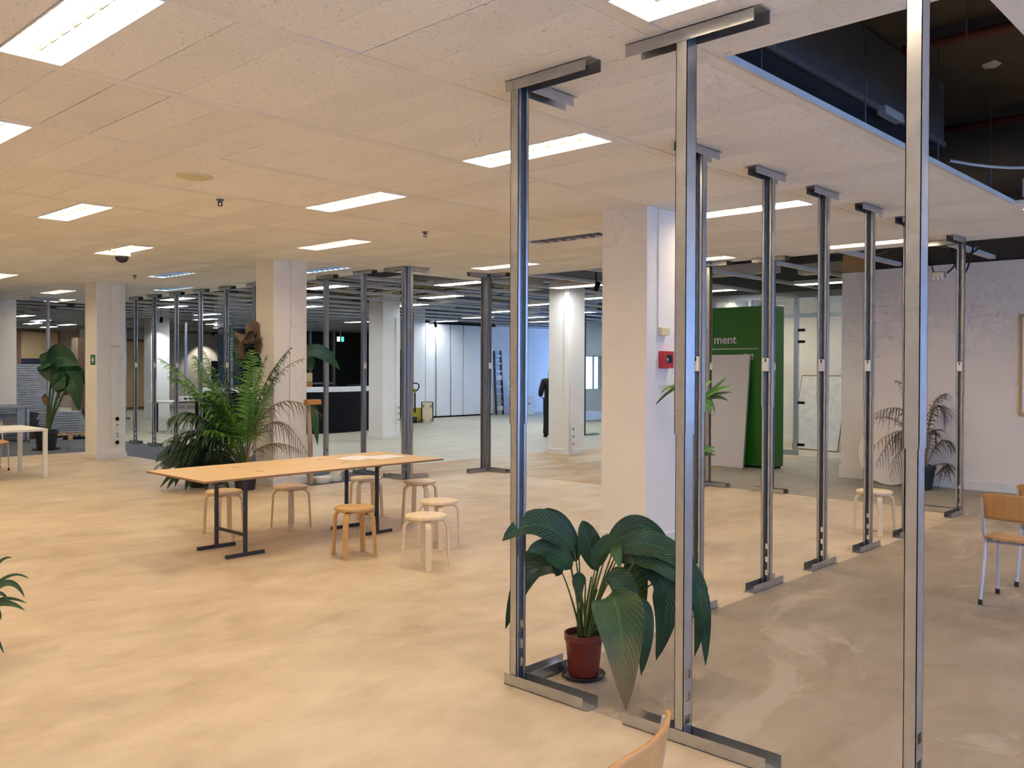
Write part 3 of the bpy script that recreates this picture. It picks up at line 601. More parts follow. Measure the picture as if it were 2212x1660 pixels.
for mtn, x, y, r, l in (('birch_honey', 4.71, 6.265, 30, 'honey brown stool in front of the long table, darkest seat'), ('birch_mid', 4.42, 7.99, 45, 'birch stool behind the near left table legs'), ('birch_mid', 5.085, 7.83, 55, 'birch stool standing before the palm column'),
                        ('birch', 6.06, 7.85, 27, 'birch stool behind the far right table legs'), ('birch', 6.29, 7.2, 70, 'birch stool farthest right behind the table end'), ('birch', 5.487, 6.02, 54, 'pale birch stool half behind the nearest pale one'),
                        ('birch', 4.868, 5.50, 55, 'pale birch stool nearest the viewer'), ('birch', 9.02, 3.41, 37, 'lone pale birch stool behind the row of posts')):
    if mtn not in protoS: s = protoS[mtn] = stool_proto(mtn); s.location = (x, y, 0); s.rotation_euler = (0, 0, math.radians(r)); s['label'] = l
    else: s = copy_tree(protoS[mtn], (x, y, 0), math.radians(r), l)
    s['group'] = 'round bentwood stools'
# ================================================================== SCHOOL CHAIRS
def chair_proto(label, loc, rz):
    """faces +y; origin under the middle of the seat"""
    c = thing('school_chair', label, 'chair', loc, rz, 'plywood school chairs')
    b = MB(); nx = 9; vs = []; fs = []
    for i in range(nx):      # curved backrest
        u = -1 + 2 * i / (nx - 1); x = u * .205; y = -.180 - .045 * (1 - u * u)
        for (dz, dy) in ((.60, .0), (.62, -.003), (.70, -.016), (.775, -.028), (.785, -.03)):
            k = 1 - .10 * (abs(u) ** 6) * (1 if dz in (.60, .785) else 0); vs.append((x * k, y + dy, dz - (.012 * abs(u) ** 4 if dz > .75 else 0)))
    for i in range(nx - 1):
        for j in range(4): fs.append((i * 5 + j, i * 5 + 5 + j, i * 5 + 6 + j, i * 5 + 1 + j))
    o = b.add(vs, fs).build('backrest', 'beech', c, smooth=True); so = o.modifiers.new('thickness', 'SOLIDIFY'); so.thickness = .011; so.offset = 0
    b = MB(); vs = []; fs = []
    for i in range(7):
        u = -1 + 2 * i / 6
        for j in range(7):
            v = -1 + 2 * j / 6; vs.append((u * .195 * (1 - .06 * max(0, -v)), v * .19, .445 + .012 * u * u - .02 * max(0, v - .55) ** 2 * 4 + .012 * max(0, -v)))
    for i in range(6):
        for j in range(6): fs.append((i * 7 + j, i * 7 + 7 + j, i * 7 + 8 + j, i * 7 + 1 + j))
    o = b.add(vs, fs).build('seat', 'beech', c, smooth=True); so = o.modifiers.new('thickness', 'SOLIDIFY'); so.thickness = .011; so.offset = 0
    for sx in (-1, 1):
        x = sx * .19
        MB().tube([(x, .16, .02), (x * .98, .15, .30), (x * .97, .145, .41), (x * .97, .12, .43), (x * .97, -.12, .43), (x * .98, -.16, .42), (x, -.265, .02)], .0115, 8).build('leg_frame', 'tube_grey', c, smooth=True)
        MB().tube([(x * .99, -.02, .425), (x * 1.02, -.14, .44), (x * 1.05, -.165, .50), (x * 1.05, -.183, .60), (x * 1.04, -.205, .75)], .0115, 8).build('back_support', 'tube_grey', c, smooth=True)
        for y in (.161, -.267): MB().lathe([(.0, 0), (.015, 0), (.015, .035), (.012, .037)], 10, (x, y, 0)).build('foot_cap', 'rubber', c)
    MB().tube([(-.185, .10, .425), (.185, .10, .425)], .010, 8).build('cross_bar', 'tube_grey', c); MB().tube([(-.185, -.11, .425), (.185, -.11, .425)], .010, 8).build('cross_bar', 'tube_grey', c)
    return c
ch = chair_proto('orange plywood school chair at the right edge with pale tubular legs', (7.07, 1.645, 0), -H)
copy_tree(ch, (7.83, 1.60, 0), -H, 'school chair barely showing at the right edge behind the other')
copy_tree(ch, (1.70, 1.41, 0), math.radians(14), 'plywood chair back rising at the bottom edge before the posts')
copy_tree(ch, (4.54, 15.42, 0), PI, 'school chair under the white table at the left edge')
# ================================================================== WHITE TABLE
t = thing('white_table', 'white square legged table at the left edge', 'table', (3.93, 14.43, 0))
MB().box(-.9, .9, -.565, .565, .69, .725).build('table_top', 'plastic_w', t, bevel=.004)
for x in (-.87, .87):
    for y in (-.535, .535): MB().box(x - .028, x + .028, y - .028, y + .028, 0, .69).build('leg', 'plastic_w', t, bevel=.003)
# ================================================================== THINGS ON THE COLUMNS
o = thing('call_point', 'red call point box on the side of the broad column', 'alarm box', (7.035, 4.61, 1.65))
MB().box(-.085, .085, -.06, 0, 0, .16).build('box', 'red', o, bevel=.006); MB().box(-.035, .055, -.063, -.058, .05, .125).build('window', 'black_gloss', o, bevel=.01); MB().lathe([(.012, 0), (.014, .02), (0, .024)], 10).build('key', 'zinc', o).matrix_local = Matrix.Translation((-.05, -.06, .08)) @ Matrix.Rotation(H, 4, 'X'); MB().tube([(.06, -.06, .0), (.062, -.055, -.06)], .002, 5).build('chain', 'zinc', o)
o = thing('junction_box', 'yellowed junction box with conduit above the red call point', 'box', (7.0, 4.61, 1.955))
MB().box(-.06, .07, -.045, 0, 0, .075).build('box', 'plastic_y', o, bevel=.005); MB().box(-.072, -.058, -.012, 0, .075, CZ - 1.955).build('conduit', 'column', o)
o = thing('first_aid_sign', 'green first aid sign with a white cross on the column', 'sign', (6.357, 16.09, 1.765))
MB().box(-.004, 0, -.10, .10, -.09, .09).build('plate', 'sign_green', o); MB().box(-.006, -.004, -.022, .022, -.062, .062).box(-.006, -.004, -.062, .062, -.022, .022).build('cross', 'white', o)
for n, (z, l, lm) in enumerate(((.71, 'round dark socket at the top of the column strip', 0), (.60, 'white switch under the round dark socket', 1), (.42, 'double cream socket in the middle of the column strip', 2), (.29, 'lowest dark socket with a plug on the column strip', 3))):
    o = thing('wall_socket', l, 'socket', (6.70, 15.905, z), 0, 'sockets on the first aid column')
    if lm in (0, 3): MB().box(-.045, .045, -.02, 0, -.045, .045).build('plate', 'plastic_w', o, bevel=.004); b = MB().lathe([(.034, 0), (.036, .004), (.03, .006), (0, .006)], 18).build('insert', 'black', o); b.matrix_local = Matrix.Translation((0, -.02, 0)) @ Matrix.Rotation(H, 4, 'X')
    else:
        MB().box(-.04, .04, -.03, 0, -.05, .05).build('plate', 'plastic_w', o, bevel=.005)
        for dz in ((0,) if lm == 1 else (-.024, .024)): MB().box(-.02, .02, -.034, -.029, dz - .012, dz + .012).build('insert', 'cable_grey', o)
for n, (x, y, z, l) in enumerate(((13.25, 15.98, .55, 'pale socket strip low on the far column by the desk'), (13.06, 10.60, .33, 'socket strip low on the spotlit column'))):
    o = thing('socket_strip', l, 'socket', (x, y - .01, z)); MB().box(-.045, .045, -.03, 0, -.2, .25).build('plate', 'plastic_w', o, bevel=.004)
    for dz in (-.12, .02, .16): MB().box(-.024, .024, -.034, -.029, dz - .025, dz + .025).build('insert', 'cable_grey', o)
# ================================================================== GREEN PANEL, BOARD, GLAZED OFFICE
g = thing('sign_panel', 'tall green sign panel with pale lettering', 'sign', (13.55, 6.75, 0))
MB().box(0, .34, 0, 1.85, .03, 2.69).build('panel_body', 'green_sign', g, bevel=.006); MB().box(.03, .31, .03, 1.82, 0, .03).build('plinth', 'black', g)
def letters(txt, size, loc, rot, mt, parent):
    cu = bpy.data.curves.new('lettering', 'FONT'); cu.body = txt; cu.size = size; cu.extrude = .003; cu.resolution_u = 3; cu.offset = size * .018
    ob = bpy.data.objects.new('tmp', cu); COL.objects.link(ob); bpy.context.view_layer.update()
    me = bpy.data.meshes.new_from_object(ob.evaluated_get(bpy.context.evaluated_depsgraph_get())); bpy.data.objects.remove(ob)
    me.materials.clear(); me.materials.append(MT[mt]); o = bpy.data.objects.new('lettering', me); COL.objects.link(o); o.parent = parent; o.location = loc; o.rotation_euler = rot; return o
RT = (H, 0, -H)
letters('ment', .205, (-.004, 7.86 - 6.75, 2.075), RT, 'board', g); letters('o', .205, (-.004, 8.25 - 6.75, 2.075), RT, 'board', g); letters('p', .205, (-.004, 8.25 - 6.75, 2.24), RT, 'board', g); letters('ne', .205, (-.004, 7.31 - 6.75, 1.80), RT, 'board', g)
MB().box(-.004, 0, .28, 1.75, 1.975, 1.99).build('rule', 'board', g)
b = thing('leaning_board', 'large white board leaning on the green panel', 'board', (13.30, 7.16, 0)); q = MB(); an = math.atan2(.22, 1.885); Mx = Matrix.Rotation(an, 3, 'Y')
q.box(-.02, .02, 0, 1.30, 0, 1.89); q.v = [tuple(Mx @ Vector(v)) for v in q.v]; q.v = [(x, y, z + .004) for x, y, z in q.v]; q.build('sheet', 'board', b)
q = MB().box(-.022, .022, -.008, 0, 0, 1.89); q.v = [tuple(Mx @ Vector(v)) for v in q.v]; q.v = [(x, y, z + .004) for x, y, z in q.v]; q.build('edge', 'zinc_dark', b)
w = thing('glass_partition', 'grey framed glass office front beside the green panel', 'partition', (16.1, 0, 0))
for y in (6.60, 7.53, 9.3): MB().box(-.035, .035, y, y + .08, 0, 3.10).build('post', 'alu', w)
MB().box(-.03, .03, 6.6, 9.38, 3.0, 3.12).build('top_rail', 'alu', w); MB().box(-.03, .03, 6.6, 9.38, 2.62, 2.70).build('transom', 'alu', w); MB().box(-.03, .03, 7.61, 9.3, 0, .10).build('bottom_rail', 'alu', w); MB().box(-.03, .03, 8.5, 8.56, 2.7, 3.0).build('post', 'alu', w)
MB().box(-.005, .005, 7.61, 9.3, .10, 2.62).build('pane', 'glass', w); MB().box(-.005, .005, 7.61, 9.3, 2.70, 3.0).build('pane', 'glass', w); MB().box(-.005, .005, 6.68, 7.53, 2.70, 3.0).build('pane', 'glass', w)
dr = MB().box(-.006, .006, 6.70, 7.50, .02, 2.60).build('door', 'glass', w)
for z in (2.36, 2.14, .98, .18): MB().box(-.03, .0, 7.40, 7.54, z, z + .05).build('hinge', 'black', dr)
struct(MB().box(16.0, 16.2, 6.6, 9.38, 3.12, SLAB).build('wall_office_header', 'duct'), 'dark band above the glass front')
struct(MB().box(16.02, 16.18, -4, 6.6, 0, SLAB).build('wall_office_side', 'white'), 'white wall right of the glass office'); struct(MB().box(16.02, 16.18, 9.38, 9.6, 0, SLAB).build('wall_office_side', 'white'), 'white jamb left of the glass office')
struct(MB().box(18.6, 18.75, 3, 9.6, 0, 3.6).build('wall_office_back', 'white'), 'white back wall inside the glass office'); struct(MB().box(16.18, 20, 9.6, 9.75, 0, SLAB).build('wall_office_end', 'white'), 'end wall of the glass office')
struct(MB().box(18.575, 18.6, 3, 9.6, 0, .15).build('baseboard_office', 'trim'), 'skirting inside the glass office'); struct(MB().box(16.18, 18.6, 3, 9.6, 3.21, 3.25).build('ceiling_office', 'white'), 'plain ceiling of the glass office')
def leaning(name, label, x, y, wd, ht, lean, rz):
    o = thing(name, label, 'poster board', (x, y, 0), rz); M2 = Matrix.Rotation(lean, 3, 'Y')
    for nm, mtn, bx in (('frame', 'brown', (-.0, .018, -wd / 2 - .015, wd / 2 + .015, 0, ht)), ('sheet', 'map', (-.003, .0, -wd / 2, wd / 2, .02, ht - .02))):
        q = MB().box(*bx); q.v = [tuple(M2 @ Vector(v)) for v in q.v]; q.v = [(a, c, z + .006) for a, c, z in q.v]; q.build(nm, mtn, o)
    return o
MT['map'] = mat('faded_map', (.70, .66, .66), .6, var=.10, vs=9, detail=8)
leaning('map_board', 'pale map board leaning behind the glass door', 17.25, 7.72, 1.0, 1.55, .22, math.radians(-8)); leaning('map_board', 'smaller map board leaning at the right behind the glass', 18.1, 7.15, .7, 1.0, .28, math.radians(-35))
MB_sh = thing('wall_shelf', 'short green shelf bracket inside the glass office', 'shelf', (18.3, 7.2, 1.02)); MB().box(-.1, .28, -.35, 0, 0, .05).build('board', 'sign_green', MB_sh); MB().box(-.1, .28, 0, .25, .015, .03).build('tray', 'white', MB_sh)
f = thing('picture_frame', 'pale framed picture cut off by the right edge', 'picture', (13.2, 2.75, 1.70))
MB().box(-.03, 0, -.38, .36, -.66, .68).build('frame', 'tan', f, bevel=.004); MB().box(-.033, -.03, -.34, .32, -.62, .64).build('sheet', 'paper', f)
d = thing('round_board', 'round white disc leaning on the wall behind the dried palm', 'disc', (12.98, 4.66, 0)); q = MB().lathe([(0, 0), (.47, 0), (.475, .012), (.47, .024), (0, .024)], 48); Mq = Matrix.Rotation(math.radians(-79), 3, 'Y'); q.v = [tuple(Mq @ Vector(v)) for v in q.v]
zm = min(v[2] for v in q.v); q.v = [(x, y, z - zm) for x, y, z in q.v]; q.build('disc', 'wall_pink', d, smooth=True)
# ================================================================== RECEPTION DESK AND FAR HALL
k = thing('reception_desk', 'curved black reception desk with a pale counter', 'desk', (13.2, 21.4, 0))
def arc_wall(r0, r1, a0, a1, z0, z1, n=28):
    b = MB(); vs = []
    for i in range(n + 1):
        a = math.radians(a0 + (a1 - a0) * i / n)
        for r in (r0, r1):
            for z in (z0, z1): vs.append((r * math.cos(a), r * math.sin(a), z))
    fs = []
    for i in range(n):
        p, q_ = i * 4, i * 4 + 4
        fs += [(p, q_, q_ + 1, p + 1), (p + 2, p + 3, q_ + 3, q_ + 2), (p + 1, q_ + 1, q_ + 3, p + 3), (p, p + 2, q_ + 2, q_)]
    fs += [(0, 1, 3, 2), (n * 4, n * 4 + 2, n * 4 + 3, n * 4 + 1)]
    return b.add(vs, fs)
arc_wall(3.05, 3.14, 205, 305, 0, 1.03).build('front', 'black', k, smooth=True); arc_wall(2.65, 3.15, 205, 305, 1.03, 1.145).build('counter', 'white_cool', k, smooth=True); arc_wall(2.3, 2.9, 205, 305, .70, .73).build('work_surface', 'white', k, smooth=True)
o = thing('orange_cabinet', 'orange laminate cabinet behind the reception desk', 'cabinet', (13.5, 20.3, 0)); MB().box(-.4, .35, 0, .4, 0, 1.5).build('body', 'orange', o, bevel=.005); MB().box(-.38, .33, -.02, 0, 1.25, 1.48).build('drawer_front', 'ply', o); MB().box(-.38, .33, -.02, 0, .1, 1.22).build('drawer_front', 'orange', o)
for n, x in enumerate((15.3, 16.9)):
    o = thing('monitor', ('dark monitor left on the reception work surface' if n == 0 else 'dark monitor right on the reception work surface'), 'monitor', (x - .5, 20.2 + n * .3, .73)); MB().box(-.12, .12, -.1, .1, 0, .015).build('base', 'black', o); MB().box(-.02, .02, -.02, .02, .015, .25).build('stand', 'black', o); MB().box(-.27, .27, -.03, .0, .12, .46).build('screen', 'black_gloss', o, bevel=.005)
    o.location = ((13.4, 18.95, .73) if n == 0 else (14.5, 19.25, .73))
o = thing('exit_sign', 'small green exit sign hanging before the dark glazing', 'sign', (17.9, 24.6, 2.52)); MB().box(-.13, -.02, -.01, .01, 0, .15).build('white_face', 'exit_w', o); MB().box(.05, .13, -.02, .02, 0, .15).build('green_face', 'exit', o); MB().box(-.14, .14, -.005, .005, .15, .17).build('rail', 'alu', o); MB().tube([(0, 0, .19), (0, 0, SLAB - 2.52)], .008, 5).build('hanger', 'alu', o)
# folding wall behind the pallet truck
w = thing('folding_wall', 'white folding wall of tall panels behind the pallet truck', 'folding wall', (0, 21.6, 0))
MB().box(19.0, 19.12, -.1, .08, 0, 3.1).build('post', 'white_cool', w, bevel=.005)
for x0, x1 in ((19.14, 19.53), (19.57, 20.15), (20.22, 20.74), (20.78, 22.2)): MB().box(x0, x1, -.03 if x0 > 19.5 else .02, .06, .05, 3.08).build('panel', 'white_cool', w, bevel=.008)
MB().box(19.0, 22.3, -.05, .09, 3.08, 3.16).build('track', 'black', w); MB().box(19.1, 22.2, .0, .05, 0, .05).build('seal', 'black', w)
struct(MB().box(18.5, 18.98, 21.5, 21.9, 0, SLAB).build('wall_jamb', 'white_cool'), 'pale jamb left of the folding wall')
o = thing('wall_post', 'dark glass panel and post left of the pallet truck', 'panel', (17.9, 21.6, 0)); MB().box(-.35, .15, 0, .05, 0, 2.2).build('dark_panel', 'black_gloss', o); MB().box(.2, .3, -.05, .05, 0, 3.1).build('post', 'zinc_dark', o); MB().box(-.4, .18, .0, .05, 2.2, 3.1).build('header', 'grey_wall', o)
# pallet truck
p = thing('pallet_truck', 'yellow pallet truck with black handle by the folding wall', 'pallet truck', (17.30, 20.05, 0), math.radians(-41))
for s in (-1, 1): MB().box(-.08 + s * .18, .08 + s * .18, .1, 1.15, .05, .13).build('fork', 'yellow', p, bevel=.01); MB().tube([(s * .18 - .05, 1.0, .05), (s * .18 + .05, 1.0, .05)], .05, 12).build('roller', 'rubber', p)
MB().box(-.26, .26, -.02, .14, .10, .45).build('pump_housing', 'yellow', p, bevel=.03); MB().tube([(-.07, -.08, .09), (.07, -.08, .09)], .09, 16).build('wheel', 'rubber', p)
MB().tube([(0, -.06, .3), (.0, -.14, .95)], .022, 8).build('drawbar', 'black', p); MB().tube([(0, -.14, .9), (0, -.155, 1.02)], .026, 8).build('drawbar_sleeve', 'yellow', p)
MB().tube([(0, -.15, .93), (-.09, -.155, 1.0), (-.12, -.16, 1.08), (-.11, -.165, 1.15), (-.05, -.168, 1.18), (.05, -.168, 1.18), (.11, -.165, 1.15), (.12, -.16, 1.08), (.09, -.155, 1.0), (0, -.15, .93)], .018, 8).build('handle_loop', 'black', p, smooth=True)
p = thing('dolly', 'wooden dolly standing on end in front of the pallet truck', 'dolly', (17.50, 19.72, 0), math.radians(-41)); M2 = Matrix.Rotation(-.18, 3, 'X')
q = MB().box(-.15, .15, -.02, .02, .04, .62); q.v = [tuple(M2 @ Vector(v)) for v in q.v]; q.build('deck', 'birch', p); q = MB().box(-.17, .17, .0, .03, .60, .64).box(-.18, -.15, .0, .03, .04, .62).box(.15, .18, .0, .03, .04, .62); q.v = [tuple(M2 @ Vector(v)) for v in q.v]; q.build('frame', 'black', p)
for s in (-1, 1):
    for z in (.07, .50): q = MB().tube([(s * .11 - .02, -.09, z), (s * .11 + .02, -.09, z)], .045, 12); q.v = [tuple(M2 @ Vector(v)) for v in q.v]; q.build('caster', 'cable_grey', p)
# ladder and boxes against the bluish wall
l = thing('step_ladder', 'dark folded step ladder leaning on the bluish wall', 'ladder', (22.45, 21.5, 0)); M2 = Matrix.Rotation(-.06, 3, 'X')
for s in (-.17, .17): q = MB().box(s - .03, s + .03, -.05, .0, 0, 2.25); q.v = [tuple(M2 @ Vector(v)) for v in q.v]; q.build('side_rail', 'steel_black', l)
for i in range(8): q = MB().box(-.14, .14, -.06, .0, .15 + i * .27, .20 + i * .27 + (.10 if i in (0, 4) else 0)); q.v = [tuple(M2 @ Vector(v)) for v in q.v]; q.build('tread', 'white_cool' if i in (0, 4) else 'zinc_dark', l)  # two taller pale treads imitate daylight reflected on the rungs
o = thing('storage_box', 'white storage box on the floor by the bluish wall', 'box', (23.2, 21.1, 0)); MB().box(-.35, .35, -.3, .3, 0, .62).build('body', 'white_cool', o, bevel=.008); MB().box(-.36, .36, -.31, .31, .58, .64).build('lid', 'white_cool', o); MB().box(-.1, .1, -.304, -.3, .35, .42).build('handle_slot', 'cable_grey', o)
o = thing('panel_sheet', 'bright bluish sheet leaning above the storage box', 'sheet', (23.1, 21.25, .645)); q = MB().box(-.36, .36, 0, .015, 0, .55); M2 = Matrix.Rotation(-.25, 3, 'X'); q.v = [tuple(M2 @ Vector(v)) for v in q.v]; q.v = [(a, c, z + .003) for a, c, z in q.v]; q.build('sheet', 'white_cool', o); MB().box(-.36, .36, -.005, .02, 0, .01).build('edge', 'zinc', o)
o = thing('hanging_clamp', 'black clamp hanging on a strap before the folding wall', 'clamp', (20.9, 19.23, 2.3)); MB().box(-.03, .03, -.01, .01, .1, .84).build('strap', 'black', o); MB().box(-.06, .06, -.03, .03, -.06, .12).build('body', 'black', o); MB().box(-.07, -.04, -.02, .02, -.16, -.05).box(.04, .07, -.02, .02, -.16, -.05).build('jaw', 'black', o)
# glass fin beside the spotlit column
o = thing('glass_door', 'open glass door leaf with dark edge beside the spotlit column', 'glass door', (17.05, 13.45, 0)); MB().box(0, .06, 0, .05, 0, 3.0).build('edge_profile', 'steel_black', o); MB().box(.06, 1.05, .02, .03, .03, 2.6).build('leaf', 'glass', o); MB().box(.03, .55, -.06, .1, 0, .03).build('floor_plate', 'glass_green', o)
# table with keyboard behind the stud row
t = thing('side_table', 'white topped table with dark legs behind the stud row', 'table', (10.75, 21.3, 0), math.radians(10)); MB().box(-.8, .8, -.5, .5, .74, .79).build('table_top', 'white_cool', t, bevel=.004)
for x in (-.6, .6):
    for y in (-.4, .4): MB().box(x - .03, x + .03, y - .03, y + .03, 0, .74).build('leg', 'steel_black', t)
MB().box(-.8, .8, -.505, -.5, .75, .78).build('edge_band', 'brown', t)
o = thing('grey_crate', 'white slotted tray on the dark legged table', 'tray', (10.6, 20.62, .60)); MB().box(-.35, .35, -.1, .1, 0, .12).build('body', 'white_cool', o, bevel=.01)
for i in range(5): MB().box(-.28 + i * .13, -.20 + i * .13, -.104, -.1, .05, .09).build('slot', 'black', o)
o.location = (10.6, 20.7, .79)
o = thing('litter_bin', 'dark tall bin beyond the palm', 'bin', (12.1, 21.0, 0)); MB().lathe([(.16, 0), (.2, .6), (.2, .75), (.17, .75), (.15, .05), (0, .05)], 20).build('drum', 'pot_black', o, smooth=True); MB().lathe([(.2, .74), (.215, .755), (.2, .77), (.17, .75)], 20).build('rim', 'zinc_dark', o, smooth=True)
o = thing('wood_crate', 'small pale crate on the floor beyond the palm', 'crate', (11.75, 20.2, 0)); MB().box(-.2, .2, -.15, .15, 0, .04).box(-.2, .2, -.15, -.13, .04, .2).box(-.2, .2, .13, .15, .04, .2).build('sides', 'wood', o); MB().box(-.2, -.18, -.13, .13, .04, .2).box(.18, .2, -.13, .13, .04, .2).build('ends', 'wood', o)
# ------------------------------------------------------------------ spotlights of the far hall
def spot(label, x, y, z, tx, ty, tz, power, col, ang):
    o = thing('spotlight', label, 'spotlight', (x, y, z)); d = Vector((tx - x, ty - y, tz - z)); q = d.to_track_quat('-Z', 'Y')
    MB().tube([(0, 0, 0), tuple(-d.normalized() * .16)], .045, 12).build('barrel', 'black', o); MB().tube([(0, 0, .04), (0, 0, SLAB - z)], .012, 6).build('stem', 'black', o)
    ld = bpy.data.lights.new('spotlight_beam', 'SPOT'); ld.energy = power; ld.color = col; ld.spot_size = math.radians(ang); ld.spot_blend = .5; ld.shadow_soft_size = .04
    lo = bpy.data.objects.new('beam', ld); COL.objects.link(lo); lo.parent = o; lo.location = d.normalized() * .05; lo.rotation_euler = q.to_euler()
spot('black spotlight shining on the folding wall', 18.9, 20.9, 2.95, 20.0, 21.6, 1.3, 3.2, (.9, .96, 1), 75)
spot('black spotlight over the panelled wall', 18.9, 35.1, 3.0, 18.9, 36, 1.2, 36, (1, .85, .68), 80)
spot('small spotlight aimed at the spotlit column', 12.1, 9.3, 3.0, 13.1, 10.6, 1.9, 14, (1, .84, .60), 85)
spot('small spotlight aimed at the bright far column', 12.2, 25.8, 3.0, 12.6, 26.9, 2.0, 45, (.92, 1, .98), 60)
# ------------------------------------------------------------------ building materials at far left
o = thing('white_screen', 'white screen hanging at the left edge over the workbench', 'screen', (0, 21.55, 0)); MB().box(4.6, 6.84, 0, .05, .81, CZ + .2).build('sheet', 'white_cool', o); MB().box(4.6, 6.84, -.01, .06, .79, .81).build('bottom_rail', 'white', o)
def bundle(name, label, x, y, z0, w_, d_, rows, step, mt, seed):
    o = thing(name, label, 'metal profiles', (x, y, z0)); rr = random.Random(seed)
    for i in range(rows):
        b = MB(); dx = rr.uniform(-.03, .03); b.box(-w_ / 2 + dx, w_ / 2 + dx, 0, d_, i * step + .016, (i + 1) * step - .002); b.box(-w_ / 2 + dx, w_ / 2 + dx, .045, d_ - .045, i * step - .002, i * step + .016); b.build('profile_layer', mt, o)
    return o
bundle('profile_stack', 'tall stack of zinc profiles behind the banana plant', 7.45, 22.8, 0, 1.5, .8, 30, .0565, 'zinc_dark', 3)
bundle('profile_stack', 'low stack of zinc profiles on the pallet', 7.58, 20.85, .135, 1.05, .6, 9, .054, 'zinc_dark', 5)
p = thing('pallet', 'wooden pallet under the low profile stack', 'pallet', (7.68, 21.1, 0))
for y in (-.38, 0, .38):
    for x in (-.55, 0, .55): MB().box(x - .05, x + .05, y - .05, y + .05, .0, .10).build('block', 'wood', p)
for i in range(6): MB().box(-.6 + i * .205, -.6 + i * .205 + .15, -.45, .45, .11, .13).build('deck_board', 'wood', p)
for y in (-.38, 0, .38): MB().box(-.6, .6, y - .05, y + .05, .10, .11).build('stringer', 'wood', p)
w = thing('workbench', 'grey blue workbench with zinc panels at the left edge', 'workbench', (6.25, 20.9, 0)); MB().box(-.9, .78, -.05, .55, .73, .78).build('bench_top', 'zinc_dark', w)
for x in (-.8, .58): MB().box(x, x + .06, -.02, .04, 0, .73).build('leg', 'zinc', w); MB().box(x, x + .06, .46, .52, 0, .73).build('leg', 'zinc', w)
MB().box(.40, .57, .02, .06, .02, .72).build('side_panel', 'zinc', w); MB().box(-.8, .6, .50, .53, .25, .6).build('back_panel', 'white_cool', w)
o = thing('long_profile', 'long dark profile leaning near the pallet end', 'profile', (8.15, 20.4, 0)); q = MB().box(-.03, .03, -.02, .02, 0, .75); M2 = Matrix.Rotation(-.45, 3, 'Y'); q.v = [tuple(M2 @ Vector(v)) for v in q.v]; zz = min(v[2] for v in q.v); q.v = [(a, c, z - zz) for a, c, z in q.v]; q.build('web', 'steel_black', o); q = MB().box(-.035, -.03, -.04, .04, 0, .75); q.v = [tuple(M2 @ Vector(v)) for v in q.v]; q.v = [(a, c, z - zz) for a, c, z in q.v]; q.build('flange', 'zinc_dark', o)
o = thing('brown_wall_panel', 'tan wall panel with a brown frame in the far left room', 'wall panel', (12.9, 37.6, 0)); MB().box(-.8, .58, 0, .1, 1.95, 3.0).build('sheet', 'tan', o); MB().box(-.92, -.8, -.02, .1, 0, 3.05).box(.58, .64, -.02, .1, 0, 3.05).build('frame', 'brown', o); MB().box(-.8, .58, -.01, .1, 1.3, 1.95).build('dark_band', mat('navy', (.015, .015, .05), .6), o)
for n, x in enumerate((14.0, 15.4)):
    pass
o = thing('brown_cabinet', 'brown cabinet between far studs right of the first aid column', 'cabinet', (14.3, 33.5, 0)); MB().box(-1.6, 1.2, 0, .6, 0, 2.7).build('body', 'brown', o); MB().box(-1.5, -.2, -.02, 0, .1, 2.6).build('door', 'brown', o); MB().box(-.15, 1.1, -.02, 0, .1, 2.6).build('door', 'tan', o)
# round white containers on the carpet
for n, (x, y, r, h, l) in enumerate(((7.36, 10.55, .12, .075, 'white round lidded tub on the carpet beside the column'), (7.62, 10.66, .14, .07, 'open white round tub behind the lidded one'))):
    o = thing('plastic_tub', l, 'tub', (x, y, 0))
    if n == 0: MB().lathe([(r * .93, 0), (r, .01), (r, h), (0, h)], 28).build('tub', 'plastic_w', o, smooth=True); MB().lathe([(r * 1.03, h - .008), (r * 1.03, h + .006), (r * .8, h + .012), (0, h + .012)], 28).build('lid', 'plastic_w', o, smooth=True)
    else: MB().lathe([(0, .006), (r * .9, .006), (r * .93, h), (r, h), (r * .95, 0), (0, 0)], 28).build('tub', 'plastic_w', o, smooth=True); q = MB().lathe([(r * .98, 0), (r, .012), (r * .9, .02), (0, .02)], 28); M2 = Matrix.Rotation(-1.1, 3, 'Y'); q.v = [tuple(M2 @ Vector(v)) for v in q.v]; zz = min(v[2] for v in q.v); q.v = [(a + .12, c + .06, z - zz + .005) for a, c, z in q.v]; q.build('lid', 'plastic_w', o, smooth=True)
